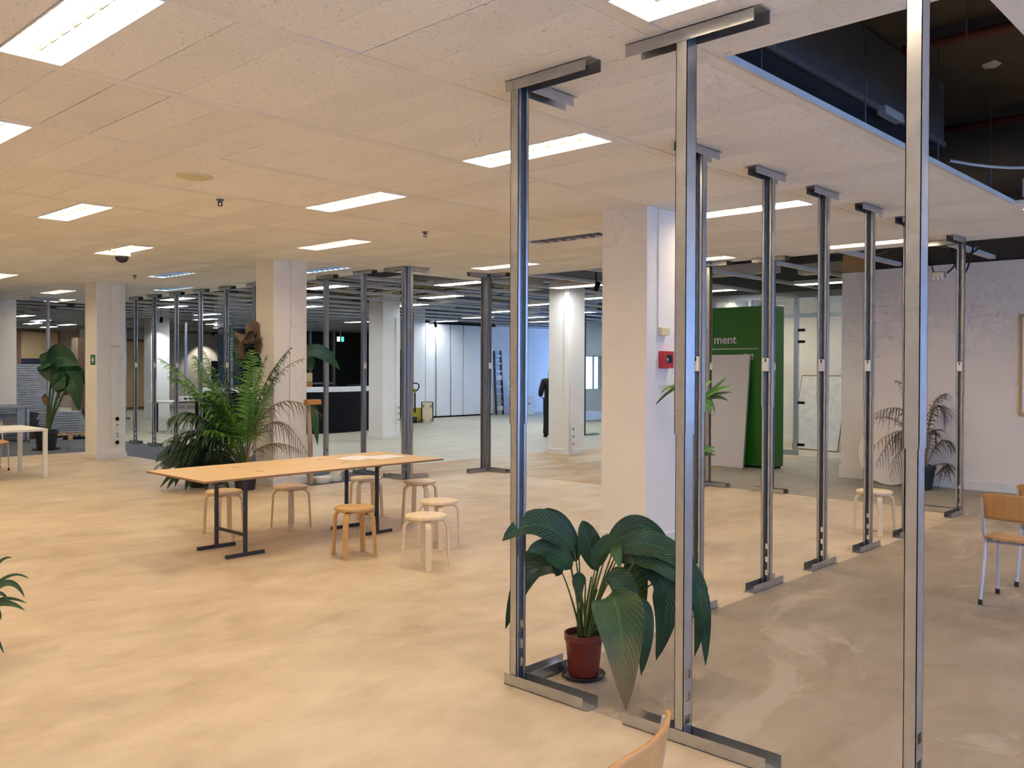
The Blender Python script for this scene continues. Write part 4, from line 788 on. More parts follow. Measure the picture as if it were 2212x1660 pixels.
# ================================================================== LOOSE CABLES, TRAYS AND DUCTS OF THE STRIPPED CEILING
rr = random.Random(11)
for i in range(28):
    kk = rr.choice((7, 7, 8, 8, 9, 9, 10, 11, 12, 13)) if i > 6 else rr.choice((6, 7)); x = rr.uniform(9.2, 19.5); n_ = rr.choice((1, 2, 2, 3)); dx = rr.uniform(-1.5, 1.5)
    p0 = (x, sk(kk) + .04, CZ + .057); p2 = (x + dx, sk(kk + n_) + .04, CZ + .057); p1 = (x + dx * rr.uniform(.2, .8), (p0[1] + p2[1]) / 2, CZ + rr.uniform(.05, .35))
    tag(MB().tube(bez(p0, p1, p2, 8), .012, 5).build('loose_cable', rr.choice(('cable', 'cable_grey', 'cable_yellow')), smooth=True), 'loose cable lying above the bare runners of the far hall', 'cable', 'loose cables above the far hall')
for i in range(13):
    x = 9.7 + i * 1.1; y = rr.uniform(11, 18)
    o = thing('air_valve_box', 'grey box on a bare runner in the far ceiling', 'box', (x, sk(rr.choice((7, 8, 9, 10, 11, 12))) + .04, CZ + .046), rr.choice((0, H)), 'grey boxes on the bare runners'); MB().box(-.5, .5, -.18, .18, 0, .25).build('body', rr.choice(('duct', 'rail', 'zinc_dark')), o); MB().box(.5, .56, -.12, .12, .04, .2).build('spigot', 'black', o)
for n, (x0, x1, y, z) in enumerate(((9, 24, 12.6, 3.52), (9, 24, 15.4, 3.5), (9, 24, 19.0, 3.56), (12, 15.9, 8.7, 3.6))):
    o = thing('cable_tray', 'long cable tray number of the far ceiling', 'cable tray', (0, y, z)); o['label'] = ['cable tray nearest the double corner stud in the far ceiling', 'cable tray over the pallet truck aisle', 'cable tray deep in the far ceiling', 'cable tray above the green panel'][n]
    for xx in (x0 + .5, (x0 + x1) / 2, x1 - .5): MB().tube([(xx, 0, .006), (xx, 0, SLAB - z)], .006, 5).build('hanger', 'zinc_dark', o)
    MB().box(x0, x1, -.15, .15, 0, .006).build('base', 'zinc_dark', o); MB().box(x0, x1, -.15, -.145, .006, .06).box(x0, x1, .145, .15, .006, .06).build('sides', 'zinc_dark', o)
for n, (x, y0, y1) in enumerate(((14.6, 10.2, 21), (11.6, 12, 30))):
    o = thing('air_duct', ['round duct crossing above the spotlit column', 'round duct above the stud row'][n], 'duct', (x, 0, 3.86)); MB().tube([(0, y0, 0), (0, y1, 0)], .16, 14).build('pipe', 'rail', o, smooth=True); MB().tube([(0, y0, 0), (0, y0 + .06, 0)], .175, 14).build('collar', 'zinc_dark', o)
# drooping cables and connector before the pink wall
o = thing('hanging_connector', 'grey connector block hanging on cables before the pink wall', 'connector', (11.85, 3.70, 2.80)); MB().box(-.04, .04, -.075, .075, 0, .075).build('body', 'zinc_dark', o, bevel=.008)
for y in (-.05, 0, .05): MB().tube([(-.035, y, -.02), (-.035, y, .01)], .014, 8).build('plug', 'plastic_w', o)
MB().tube(bez((0, .06, .06), (.05, .12, .2), (.1, .18, .45), 8), .008, 6).build('lead', 'cable', o)
for n, pts in enumerate((((11.9, 3.62, 2.86), (11.95, 3.50, 2.95), (12.0, 3.42, 3.30)), ((11.95, 3.60, 3.28), (11.95, 3.47, 2.40), (12.0, 3.34, 3.22)), ((11.9, 3.60, 3.24), (11.95, 3.48, 2.98), (12.0, 3.30, 3.14)))):
    tag(MB().tube(bez(*pts, 12), .013, 6).build('drooping_cable', 'cable', smooth=True), ['dark cable rising from the hanging connector', 'deepest black cable loop before the pink wall', 'shallow black cable loop above the deep one'][n], 'cable')
for i in range(9):
    y = rr.uniform(3.4, 6.5); x = rr.uniform(11.6, 13); p0 = (x, y, rr.uniform(3.25, 3.5)); p2 = (x + rr.uniform(-.5, .8), y - rr.uniform(.6, 1.6), rr.uniform(3.2, 3.6)); p1 = ((p0[0] + p2[0]) / 2, (p0[1] + p2[1]) / 2, 3.15)
    tag(MB().tube(bez(p0, p1, p2, 8), .007, 5).build('loose_wire', rr.choice(('cable', 'cable_grey')), smooth=True), 'thin loose wire in the stripped ceiling near the pilaster', 'wire', 'thin wires near the pilaster')
for n, (x, y) in enumerate(((14.0, 5.9), (13.3, 7.2))):
    o = thing('luminaire_box', ['pale metal box above the strip light by the pilaster', 'pale metal box in the ceiling above the green panel'][n], 'box', (x, y, 3.2)); MB().box(-.15, .15, -.6, .6, 0, .16).build('body', 'rail', o); MB().lathe([(.02, 0), (.02, .01)], 8, (.0, .5, .16)).build('knob', 'zinc', o)
# ================================================================== PLANTS
# outline points of leaves are (sideways, away, height) in metres from the foot of the plant, in a frame turned with the view line
RV = Vector((.6905, -.7233, 0)); DV = Vector((.7233, .6905, 0))
def W3(p): return RV * p[0] + DV * p[1] + Vector((0, 0, max(.012, p[2])))
LILY = [
((0.015,-0.02,0.222),(-0.057,-0.03,0.68),(-0.245,-0.1,0.937),(-0.439,-0.2,0.762),0.16,'lily'),
((-0.008,0,0.215),(-0.075,0.05,0.601),(-0.276,0.05,0.763),(-0.419,0.0,0.251),0.15,'lily'),
((-0.014,0.02,0.217),(-0.114,0.02,0.545),(-0.19,0.0,0.649),(-0.329,-0.12,0.529),0.12,'lily'),
((0.004,0.02,0.217),(0.072,0.02,0.558),(0.009,0.02,0.77),(-0.011,0.0,0.835),0.125,'lily'),
((0.004,0.02,0.209),(0.136,0.1,0.654),(0.3,0.14,0.914),(0.488,0.12,0.664),0.12,'lily'),
((0.017,0,0.216),(0.153,-0.02,0.679),(0.397,-0.03,0.817),(0.659,-0.02,0.471),0.15,'lily'),
((0.022,0,0.216),(0.305,0.0,0.571),(0.532,0.02,0.548),(0.39,0.02,0.079),0.16,'lily'),
((0.029,0.02,0.209),(0.355,0.08,0.533),(0.691,0.12,0.652),(0.675,0.1,0.023),0.13,'lily'),
((0.022,-0.05,0.223),(0.105,-0.16,0.468),(0.159,-0.34,0.561),(0.154,-0.505,-0.023),0.25,'lily_tip'),
((0.014,-0.03,0.217),(0.105,-0.08,0.54),(0.225,-0.12,0.579),(0.253,-0.14,0.283),0.13,'lily'),
((0.016,0.04,0.211),(0.202,0.16,0.642),(0.31,0.2,0.66),(0.351,0.2,0.272),0.14,'lily_light'),
((-0.006,0.02,0.217),(-0.023,0.08,0.658),(-0.11,0.1,0.855),(-0.212,0.08,0.884),0.07,'lily'),
((0.019,0.02,0.209),(0.333,0.1,0.629),(0.466,0.14,0.749),(0.651,0.16,0.284),0.12,'lily'),
((0.005,-0.02,0.222),(0.092,-0.02,0.654),(0.138,-0.04,0.806),(0.182,-0.08,0.594),0.1,'lily_light'),
((0.002,0,0.215),(0.004,-0.04,0.511),(-0.061,-0.08,0.581),(-0.025,-0.1,0.428),0.07,'lily'),
((0.02,-0.02,0.214),(0.276,-0.03,0.435),(0.35,-0.03,0.337),(0.299,-0.05,0.023),0.1,'lily'),
((0.005,0.03,0.206),(0.184,0.12,0.625),(0.235,0.13,0.75),(0.412,0.12,0.714),0.11,'lily'),
((-0.013,0,0.215),(-0.071,-0.06,0.589),(-0.185,-0.12,0.747),(-0.308,-0.2,0.715),0.13,'lily'),
((-0.005,0.03,0.206),(-0.031,0.12,0.586),(-0.081,0.15,0.771),(-0.208,0.15,0.706),0.12,'lily'),
((0.017,0.0,0.216),(0.172,0.03,0.606),(0.346,0.03,0.769),(0.466,0.0,0.502),0.14,'lily'),
((0.02,-0.02,0.222),(0.26,-0.05,0.624),(0.429,-0.06,0.688),(0.577,-0.06,0.444),0.13,'lily'),
((0.027,0.0,0.216),(0.4,0.05,0.54),(0.553,0.06,0.488),(0.525,0.04,0.143),0.13,'lily'),
((0.034,0.02,0.209),(0.506,0.08,0.559),(0.712,0.1,0.53),(0.614,0.1,0.073),0.1,'lily'),
((0.005,-0.02,0.222),(0.052,-0.05,0.587),(0.087,-0.06,0.748),(0.206,-0.08,0.765),0.09,'lily'),
((0.014,0.02,0.209),(0.15,0.05,0.514),(0.228,0.07,0.56),(0.254,0.07,0.334),0.12,'lily_light'),
]
PALM = [
((-0.031,0,0.298),(-0.342,-0.1,1.296),(-1.093,-0.15,1.756),'palm',0.3),
((-0.062,0,0.298),(-0.401,-0.2,0.993),(-1.005,-0.3,0.39),'palm_dark',0.32),
((-0.062,0,0.298),(-0.293,-0.25,1.118),(-1.016,-0.35,0.637),'palm_dark',0.28),
((-0.031,0,0.33),(-0.248,-0.2,0.994),(-0.628,-0.25,1.3),'palm',0.3),
((-0.012,0,0.33),(-0.063,0.0,1.294),(-0.203,0.05,2.291),'palm_dark',0.3),
((0.0,0,0.33),(0.079,0.05,1.418),(0.584,0.1,1.908),'palm_dark',0.26),
((0.0,0,0.33),(0.2,-0.05,1.111),(0.447,-0.05,1.607),'palm',0.26),
((-0.012,0,0.33),(-0.018,-0.15,0.992),(-0.34,-0.2,1.422),'palm',0.3),
((-0.024,0,0.33),(-0.217,0.1,1.103),(-0.611,0.15,1.855),'palm',0.3),
((0.0,0,0.361),(0.105,-0.15,0.992),(0.134,-0.15,1.852),'palm',0.32),
((-0.012,0,0.33),(-0.111,-0.25,0.875),(-0.442,-0.35,0.82),'palm',0.26),
((0.013,0.0,0.361),(0.275,-0.1,1.607),(1.077,-0.1,0.993),'palm_dry',0.22),
((0.013,0.0,0.361),(0.398,-0.1,1.422),(0.873,-0.15,0.472),'palm_dry',0.24),
((0.013,0.0,0.33),(0.276,-0.1,0.805),(0.792,-0.2,0.538),'palm_dry',0.16),
((0.013,0,0.361),(0.186,0,1.606),(0.776,0.0,1.764),'palm_dry',0.12),
((-0.012,0,0.33),(-0.406,0.1,1.102),(-0.894,0.15,0.941),'palm_dark',0.26),
((-0.049,0,0.311),(-0.588,-0.1,0.802),(-1.174,-0.1,0.306),'palm_dark',0.24),
((-0.037,0,0.33),(-0.343,0.1,0.726),(-0.627,0.2,0.59),'palm_dry',0.2),
((-0.049,0,0.33),(-0.527,-0.1,1.419),(-0.94,-0.15,1.511),'palm',0.34),
((-0.062,0,0.329),(-0.537,-0.25,1.3),(-0.895,-0.35,0.969),'palm_dark',0.34),
((-0.062,0,0.329),(-0.51,-0.15,1.113),(-1.105,-0.2,0.47),'palm_dark',0.34),
((-0.037,0,0.33),(-0.406,0.1,1.353),(-0.737,0.15,1.792),'palm',0.32),
((-0.024,0,0.33),(-0.126,-0.2,1.239),(-0.399,-0.3,1.302),'palm',0.34),
((-0.012,0,0.33),(-0.029,0.1,1.166),(0.247,0.12,1.795),'palm_dark',0.32),
((-0.024,0,0.33),(-0.141,-0.05,1.358),(-0.342,-0.1,1.851),'palm_dark',0.34),
]
BUSH = [
((-0.0,0,0.045),(-0.156,-0.1,0.436),(-0.445,-0.25,-0.018),'bush',0.12),
((-0.0,0,0.045),(-0.133,-0.25,0.357),(-0.313,-0.35,-0.096),'bush',0.13999999999999999),
((-0.0,0,0.045),(0.04,-0.3,0.301),(-0.031,-0.45,-0.123),'bush',0.16),
((-0.0,0,0.045),(0.164,-0.3,0.302),(0.245,-0.45,-0.079),'bush',0.12),
((0.012,0,0.045),(0.334,-0.25,0.297),(0.505,-0.3,-0.101),'bush',0.13999999999999999),
((-0.0,0,0.045),(-0.319,0,0.584),(-0.605,0,0.329),'bush',0.16),
((-0.0,0,0.045),(-0.191,0,0.648),(-0.484,0.1,0.607),'bush',0.12),
((-0.0,0,0.045),(-0.096,0,0.712),(-0.115,0,0.617),'bush',0.13999999999999999),
((0.012,0,0.045),(0.093,0.1,0.641),(0.222,0.1,0.546),'bush',0.16),
((0.012,0,0.045),(0.222,0,0.586),(0.444,0,0.396),'bush',0.12),
((0.012,0,0.045),(0.317,0,0.523),(0.572,0,0.206),'bush',0.13999999999999999),
((-0.0,0,0.045),(-0.169,-0.15,0.504),(-0.464,-0.2,0.194),'bush',0.16),
((-0.0,0,0.045),(0.033,-0.1,0.531),(0.009,-0.3,0.301),'bush',0.12),
((-0.0,0,0.045),(0.207,-0.15,0.474),(0.335,-0.35,0.184),'bush',0.13999999999999999),
((-0.0,0,0.045),(-0.263,0.2,0.309),(-0.559,0.3,0.101),'bush',0.16),
((0.012,0,0.045),(0.046,0.05,0.709),(-0.033,0.0,0.585),'bush',0.12),
]
BANANA = [
((0.033,0,0.332),(0.108,0,1.571),(0.186,-0.1,2.009),(0.711,-0.15,1.665),0.55,'banana'),
((0.052,0,0.332),(0.163,0,1.296),(-0.027,0.05,2.076),(-0.021,0.0,1.571),0.5,'banana'),
((0.07,0,0.332),(0.254,0,1.113),(0.457,0,1.802),(0.841,0,1.253),0.42,'banana'),
((0.07,0,0.332),(0.322,-0.1,1.207),(0.69,-0.2,1.664),(0.758,-0.25,0.76),0.42,'banana'),
((0.07,0,0.332),(0.177,0.1,1.11),(0.198,0.15,1.617),(0.359,0.2,1.664),0.4,'banana'),
((0.07,0,0.332),(0.318,0,1.067),(0.548,0,1.298),(0.694,0,0.913),0.16,'banana_dry'),
((0.024,0,0.332),(0.025,0,0.837),(-0.049,0,1.112),(-0.058,0,1.066),0.12,'banana_dry'),
((0.052,0,0.332),(0.322,-0.1,1.253),(0.282,-0.2,1.482),(0.488,-0.25,1.211),0.4,'banana'),
]
BANANA2 = [
((0.105,0,0.175),(0.102,0,1.673),(0.337,-0.1,2.204),(0.834,-0.3,1.605),0.3,'banana'),
((0.105,0,0.175),(0.138,0,1.602),(0.28,0,1.888),(0.352,-0.1,1.568),0.28,'banana'),
((0.105,0,0.175),(0.175,0,0.889),(0.374,-0.1,1.32),(0.474,-0.2,0.465),0.2,'banana'),
((0.105,0,0.175),(0.008,0.1,1.601),(-0.234,0.2,2.034),(-0.476,0.3,1.235),0.3,'banana'),
]
DRYTOP = [
((0.391,0,0.293),(0.422,0,1.669),(0.353,-0.1,2.253),(0.365,-0.25,1.989),0.34,'banana_dry'),
((0.391,0,0.293),(0.455,0,1.735),(0.566,-0.05,2.321),(0.414,-0.2,2.119),0.3,'banana_dry'),
((0.391,0,0.293),(0.455,0,1.604),(0.288,-0.1,1.863),(0.35,-0.2,1.668),0.3,'banana'),
((0.391,0,0.293),(0.475,0,1.604),(0.566,-0.05,1.93),(0.483,-0.1,1.669),0.26,'banana'),
((0.391,0,0.293),(0.357,0,1.603),(0.454,0,2.258),(0.437,-0.1,1.864),0.3,'bush'),
((0.391,0,0.293),(0.39,0,1.603),(0.309,0.05,2.129),(0.288,-0.1,1.766),0.28,'bush'),
]
DRAC = [
((-0.004,0,1.371),(-0.145,-0.1,1.634),(-0.464,-0.2,1.282),),
((-0.004,0,1.371),(-0.198,-0.15,1.569),(-0.409,-0.25,1.42),),
((-0.004,0,1.371),(-0.155,-0.15,1.505),(-0.315,-0.2,1.484),),
((0.031,0,1.349),(0.162,0,1.459),(0.271,0,1.569),),
((0.031,0,1.349),(0.15,-0.05,1.46),(0.337,-0.05,1.491),),
((0.031,0,1.349),(0.184,0,1.415),(0.329,0,1.425),),
((0.031,0,1.336),(0.172,-0.05,1.417),(0.281,-0.05,1.339),),
((0.031,0,1.336),(0.107,-0.05,1.416),(0.151,-0.05,1.22),),
((0.031,0,1.336),(0.095,-0.1,1.331),(0.083,-0.1,1.201),),
((0.018,0,1.336),(0.052,-0.1,1.331),(0.065,-0.1,1.244),),
((-0.004,0,1.349),(-0.09,-0.05,1.416),(-0.077,-0.1,1.114),),
((0.009,0,1.371),(0.097,0.1,1.545),(0.176,0.15,1.523),),
((-0.001,0,0.822),(0.066,-0.05,0.893),(0.166,-0.05,0.858),),
((-0.001,0,0.822),(0.066,-0.05,0.914),(0.165,0,0.897),),
((-0.001,0,0.822),(0.055,-0.1,0.854),(0.146,-0.1,0.837),),
((-0.001,0,0.822),(-0.054,0,0.931),(-0.088,-0.1,0.81),),
((-0.001,0,0.822),(-0.041,0,0.975),(-0.074,-0.05,0.936),),
((0.009,0,1.371),(-0.037,0,1.678),(-0.059,0.1,1.633),),
]
DEADPALM = [
((0.044,0,0.354),(-0.061,0,1.445),(-0.731,0,0.993),'palm_dry',0.3),
((0.044,0,0.354),(-0.17,-0.1,1.128),(-0.481,-0.1,0.204),'palm_dry',0.34),
((0.044,0,0.354),(-0.074,-0.1,1.129),(-0.749,-0.2,0.625),'palm_dry',0.3),
((0.044,0,0.354),(0.066,0,1.51),(0.391,0,0.997),'palm_dry',0.34),
((0.044,0,0.354),(0.036,0,1.317),(0.325,0,1.318),'palm_dry',0.3),
((0.044,0,0.354),(0.103,0,0.996),(0.201,0,0.74),'palm_dry',0.3),
((0.044,0,0.354),(0.232,0,0.869),(0.414,-0.05,0.585),'palm_dry',0.22),
((0.044,0,0.322),(0.504,-0.1,0.462),(0.106,-0.2,0.237),'palm_dry',0.2),
((0.044,0,0.354),(-0.196,0.05,1.122),(-0.697,0.05,0.959),'palm_dark',0.3),
((0.044,0,0.354),(-0.061,0,1.445),(-0.382,0,1.495),'palm_dry',0.16),
((0.044,0,0.354),(-0.211,-0.05,1.254),(-0.673,-0.1,0.362),'palm_dry',0.26),
]
CLIVIA = [
((0.04,0,0.466),(0.139,0,0.652),(0.228,0,0.625),0.03),
((0.039,0,0.441),(0.188,0,0.603),(0.292,0.05,0.502),0.022),
((0.039,0,0.441),(0.241,-0.05,0.614),(0.321,-0.05,0.428),0.045),
((0.039,0,0.416),(0.163,0,0.454),(0.304,0,0.383),0.025),
((0.039,0,0.391),(0.22,-0.1,0.467),(0.35,-0.1,0.371),0.045),
((0.039,0,0.391),(0.208,-0.1,0.54),(0.268,-0.1,0.414),0.03),
((0.039,0,0.367),(0.236,-0.15,0.456),(0.255,-0.15,0.336),0.04),
((0.039,0,0.367),(0.195,-0.1,0.273),(0.239,-0.1,0.147),0.025),
((0.039,0,0.416),(-0.034,0,0.639),(-0.158,0,0.515),0.045),
((0.039,0,0.416),(-0.045,0.1,0.668),(-0.13,0.2,0.622),0.045),
((0.039,0,0.416),(-0.022,-0.1,0.563),(-0.119,-0.1,0.32),0.045),
]
def leaf_obj(name, mtn, p0, p1, p2, width, parent, face=None, n=12, fold=.16, wave=.0, thick=False, blunt=.75):
    pts = bez(p0, p1, p2, n); face = Vector(face or (-.72, -.69, .75)).normalized(); vs = []; uv = []; fs = []; ph = random.uniform(0, 6)
    prev = None
    for i, p in enumerate(pts):
        t = i / n; tg = (pts[min(i + 1, n)] - pts[max(i - 1, 0)]).normalized(); sd = tg.cross(face)
        if sd.length < .15: sd = prev or tg.orthogonal()
        sd.normalize(); prev = sd; nn = sd.cross(tg).normalized()
        if nn.dot(face) < 0: nn = -nn
        w = width / 2 * max(.0, math.sin(PI * min(1, t ** blunt)) ** .8) + (.002 if 0 < i < n else .0008)
        for u in (-1, -.5, 0, .5, 1):
            q = p + sd * (w * u) + nn * (w * fold * (abs(u) * 1.2)) + nn * (wave * w * math.sin(t * 11 + ph + u * 1.4) * abs(u))
            vs.append((q.x, q.y, max(.008, q.z))); uv.append((u, t))
    for i in range(n):
        for k in range(4): fs.append((i * 5 + k, i * 5 + k + 1, i * 5 + 6 + k, i * 5 + 5 + k))
    me = bpy.data.meshes.new(name); me.from_pydata(vs, [], fs); me.update(); ul = me.uv_layers.new(name='UVMap')
    for lp in me.loops: ul.data[lp.index].uv = uv[lp.vertex_index]
    me.polygons.foreach_set('use_smooth', [True] * len(me.polygons)); me.materials.append(MT[mtn])
    o = bpy.data.objects.new(name, me); COL.objects.link(o); o.parent = parent; return o
def frond_obj(mtn, p0, p1, p2, ll, parent, npair=22, droop=.35, wid=.020, stem='stem'):
    pts = bez(p0, p1, p2, 20); vs = []; fs = []; uv = []; rr = random.Random(int((p2[0] + p1[2]) * 9999))
    for s in range(npair):
        t = .22 + .78 * s / (npair - 1); f = t * 20; i = min(19, int(f)); p = pts[i].lerp(pts[i + 1], f - i); tg = (pts[min(i + 1, 20)] - pts[max(0, i - 1)]).normalized()
        side = tg.cross(Vector((0, 0, 1))); side = side.normalized() if side.length > .1 else RV.copy()
        L = ll * (math.sin(PI * min(1, .12 + .86 * t)) ** .6) * rr.uniform(.85, 1.1)
        for sg in (-1, 1):
            d = (side * sg * .95 + tg * .62 + Vector((0, 0, .10))).normalized(); base = len(vs); w = wid * (.6 + .4 * math.sin(PI * t)); wv = tg.cross(d).cross(d).normalized()
            dr = droop * rr.uniform(.5, 1.5)
            for k in range(5):
                u = k / 4; c = p + d * (L * u) - Vector((0, 0, 1)) * (dr * L * u * u) ; ww = w * (1 - u) ** .6 * (.5 + u * 1.2 if u < .4 else 1) / 2 + .0007
                for e in (-1, 1): q = c + wv * (e * ww); vs.append((q.x, q.y, max(.006, q.z))); uv.append((e, u))
            for k in range(4): b = base + k * 2; fs.append((b, b + 1, b + 3, b + 2))
    me = bpy.data.meshes.new('frond'); me.from_pydata(vs, [], fs); me.update(); ul = me.uv_layers.new(name='UVMap')
    for lp in me.loops: ul.data[lp.index].uv = uv[lp.vertex_index]
    me.materials.append(MT[mtn]); o = bpy.data.objects.new('frond', me); COL.objects.link(o); o.parent = parent
    MB().tube(pts, [.009 * (1 - .75 * i / 20) for i in range(21)], 6).build('rachis', stem, o, smooth=True); return o
def pot(parent, mtn, rb, rt, h, saucer=None, smt='pot_black', n=32):
    z0 = .012 if saucer else 0.
    MB().lathe([(rb * .9, z0), (rb, z0 + .004), (rt * .95, z0 + h * .82), (rt * .97, z0 + h * .82), (rt * 1.02, z0 + h * .84), (rt * 1.03, z0 + h), (rt * .96, z0 + h), (rt * .92, z0 + h * .86), (0, z0 + h * .86)][:8] + [(rt * .90, z0 + h * .80)], n).build('pot', mtn, parent, smooth=True)
    MB().lathe([(0, z0 + h * .86), (rt * .93, z0 + h * .86), (rt * .9, z0 + h * .80)], n).build('soil', 'soil', parent)
    if saucer: MB().lathe([(0, 0), (saucer * .88, 0), (saucer, .022), (saucer * .97, .024), (saucer * .86, .008), (0, .008)], n).build('saucer', smt, parent, smooth=True)
# peace lily at the corner stud
P = thing('peace_lily', 'broad leaved dark green plant in a red plastic pot', 'potted plant', (3.72, 2.93, 0)); pot(P, 'terracotta', .080, .103, .225, .118)
for a, b_, c, d, w, mtn in LILY:
    A, B, C, D = map(W3, (a, b_, c, d)); st = bez(A, A.lerp(B, .5) + Vector((0, 0, .05)), B, 8); lf = leaf_obj('leaf', mtn, B, C, D, w, P, face=(-.7, -.66, .5 + .5 * random.random()), n=16, fold=random.uniform(.1, .3), wave=.12)
    MB().tube(st, [.0065 - .0004 * i for i in range(9)], 7).build('petiole', 'stem', lf, smooth=True)
for i in range(7):
    a = random.uniform(0, 6.28); MB().tube(bez((math.cos(a) * .03, math.sin(a) * .03, .19), (math.cos(a) * .045, math.sin(a) * .045, .3), (math.cos(a) * .08 + .03, math.sin(a) * .08 - .03, .42 + random.uniform(0, .12)), 6), .005, 6).build('stalk', 'stem', P, smooth=True)
# areca palm
P = thing('areca_palm', 'tall feathery palm in a black pot left of the column', 'potted palm', (6.22, 10.68, 0)); pot(P, 'pot_black', .13, .155, .24)
for a, c, d, mtn, ll in PALM:
    A, C, D = map(W3, (a, c, d)); foot = Vector((A.x * .25 + random.uniform(-.05, .05), A.y * .25 + random.uniform(-.05, .05), .2)); fr = frond_obj(mtn, A, C, D, ll * (1.5 if mtn == 'palm_dry' else 1.1), P, npair=36 if mtn != 'palm_dry' else 22, droop=.5 if mtn == 'palm' else .75, wid=.034 if mtn != 'palm_dry' else .018, stem='stem' if mtn != 'palm_dry' else 'stem_brown')
    MB().tube([foot, foot.lerp(A, .5), A], [.014, .011, .009], 7).build('stalk', 'stem', P, smooth=True)
# dark bush beneath the palm
P = thing('dark_bush', 'low dark leaved bush in front of the palm by the table corner', 'potted plant', (5.915, 11.368, 0)); pot(P, 'pot_black', .12, .15, .16)
for a, c, d, mtn, w in BUSH:
    A, C, D = map(W3, (a, c, d)); A.z = max(A.z, .14); lf = leaf_obj('leaf', mtn, A.lerp(C, .15), C, D, w, P, n=10, fold=.25, wave=.05); MB().tube([(0, 0, .12), A.lerp(C, .2)], .006, 5).build('petiole', 'stem', lf)
for i in range(12):
    a = i * 2.39; r = .32 + .06 * (i % 3); q = Vector((math.cos(a) * r, math.sin(a) * r, .03 + .05 * (i % 4))); leaf_obj('leaf', 'bush', (0, 0, .16), (q.x * .6, q.y * .6, .36 + .08 * (i % 3)), q, .13, P, n=9, fold=.25)
# red leaved plant tuft in the bush
for i in range(6):
    a = i * 1.05; leaf_obj('red_leaf', 'bush_red', (0, 0, .2), (math.cos(a) * .1, math.sin(a) * .1, .45), (math.cos(a) * .22, math.sin(a) * .22, .5 - .03 * i), .05, P, n=8)
# banana plant at far left
P = thing('banana_plant', 'banana plant in a black pot left of the first aid column', 'potted plant', (6.45, 18.6, 0)); pot(P, 'pot_black', .17, .215, .37, .27)
for a, b_, c, d, w, mtn in BANANA:
    A, B, C, D = map(W3, (a, b_, c, d)); A = Vector((A.x * .3, A.y * .3, .3)); lf = leaf_obj('leaf', mtn, B, C, D, w, P, face=(-.75, -.6, .35), n=12, fold=.12, wave=.12); MB().tube([A, A.lerp(B, .5) + Vector((.0, .02, .02)), B, B.lerp(C, .2)], [.026, .02, .014, .01], 7).build('petiole', 'stem', lf, smooth=True)
# second banana plant behind the palm column
P = thing('banana_plant', 'banana plant whose glossy leaf arches right from behind the palm column', 'potted plant', (7.6, 11.75, 0)); pot(P, 'pot_black', .12, .15, .25)
for a, b_, c, d, w, mtn in BANANA2:
    A, B, C, D = map(W3, (a, b_, c, d)); A = Vector((A.x * .2, A.y * .2, .22)); lf = leaf_obj('leaf', mtn, B, C, D, w, P, face=(-.6, -.55, .75), n=14, fold=-.12, wave=.08); MB().tube([A, A.lerp(B, .5), B], [.03, .022, .012], 7).build('petiole', 'stem', lf, smooth=True)
# plant with the big dried leaf on top
P = thing('dried_leaf_plant', 'tall plant topped by a curled brown dried leaf', 'potted plant', (6.3, 11.5, 0)); pot(P, 'pot_black', .11, .14, .22)
for a, b_, c, d, w, mtn in DRYTOP:
    A, B, C, D = map(W3, (a, b_, c, d)); A = Vector((A.x * .2, A.y * .2, .2)); lf = leaf_obj('leaf', mtn, B, C, D, w, P, n=12, fold=.35, wave=.4); MB().tube([A, A.lerp(B, .5), B], [.022, .016, .010], 7).build('petiole', 'stem', lf, smooth=True)
o = thing('moss_pole', 'pale wooden pole with a block on top beside the palm column', 'pole', (7.17, 10.55, 0)); MB().tube([(0, 0, 0), (-.01, 0, .6), (-.03, .01, 1.12)], [.042, .036, .026], 10).build('pole', 'bark', o, smooth=True); MB().box(-.09, .14, -.06, .04, 1.12, 1.19).build('block', 'orange', o, bevel=.006)
# dracaena behind the first post of the row
P = thing('dracaena', 'thin stemmed dracaena with strap leaves behind the posts', 'potted plant', (7.35, 4.43, 0)); pot(P, 'pot_black', .045, .058, .12, n=20)
MB().tube([(0, 0, .1), (.01, -.01, .8), (.0, 0, 1.38)], [.012, .010, .009], 7).build('stem', 'stem_brown', P, smooth=True)
for a, c, d in DRAC: A, C, D = map(W3, (a, c, d)); leaf_obj('leaf', 'palm' if random.random() < .6 else 'palm_dark', A, C, D, .042, P, n=9, fold=.3, blunt=.6)
# dried palm at the pink wall
P = thing('dried_palm', 'withered palm in a black pot against the pink wall', 'potted palm', (12.78, 4.18, 0)); pot(P, 'pot_black', .12, .165, .33)
for a, c, d, mtn, ll in DEADPALM:
    A, C, D = map(W3, (a, c, d)); A.z = max(.3, A.z * .5); frond_obj('palm_dead' if mtn == 'palm_dry' else mtn, A, C, D, ll, P, npair=20, droop=1.0 if mtn == 'palm_dry' else .2, wid=.016, stem='stem_brown')
# strap leaved plant at the left edge
P = thing('clivia', 'strap leaved plant reaching in from the left edge', 'potted plant', (1.45, 5.30, 0)); pot(P, 'pot_black', .10, .125, .24, n=24)
for a, c, d, w in CLIVIA:
    A, C, D = map(W3, (a, c, d)); leaf_obj('leaf', 'palm_dark', Vector((A.x * .3, A.y * .3, .2)).lerp(A, .5), C, D, w, P, n=12, fold=.3, blunt=.5)
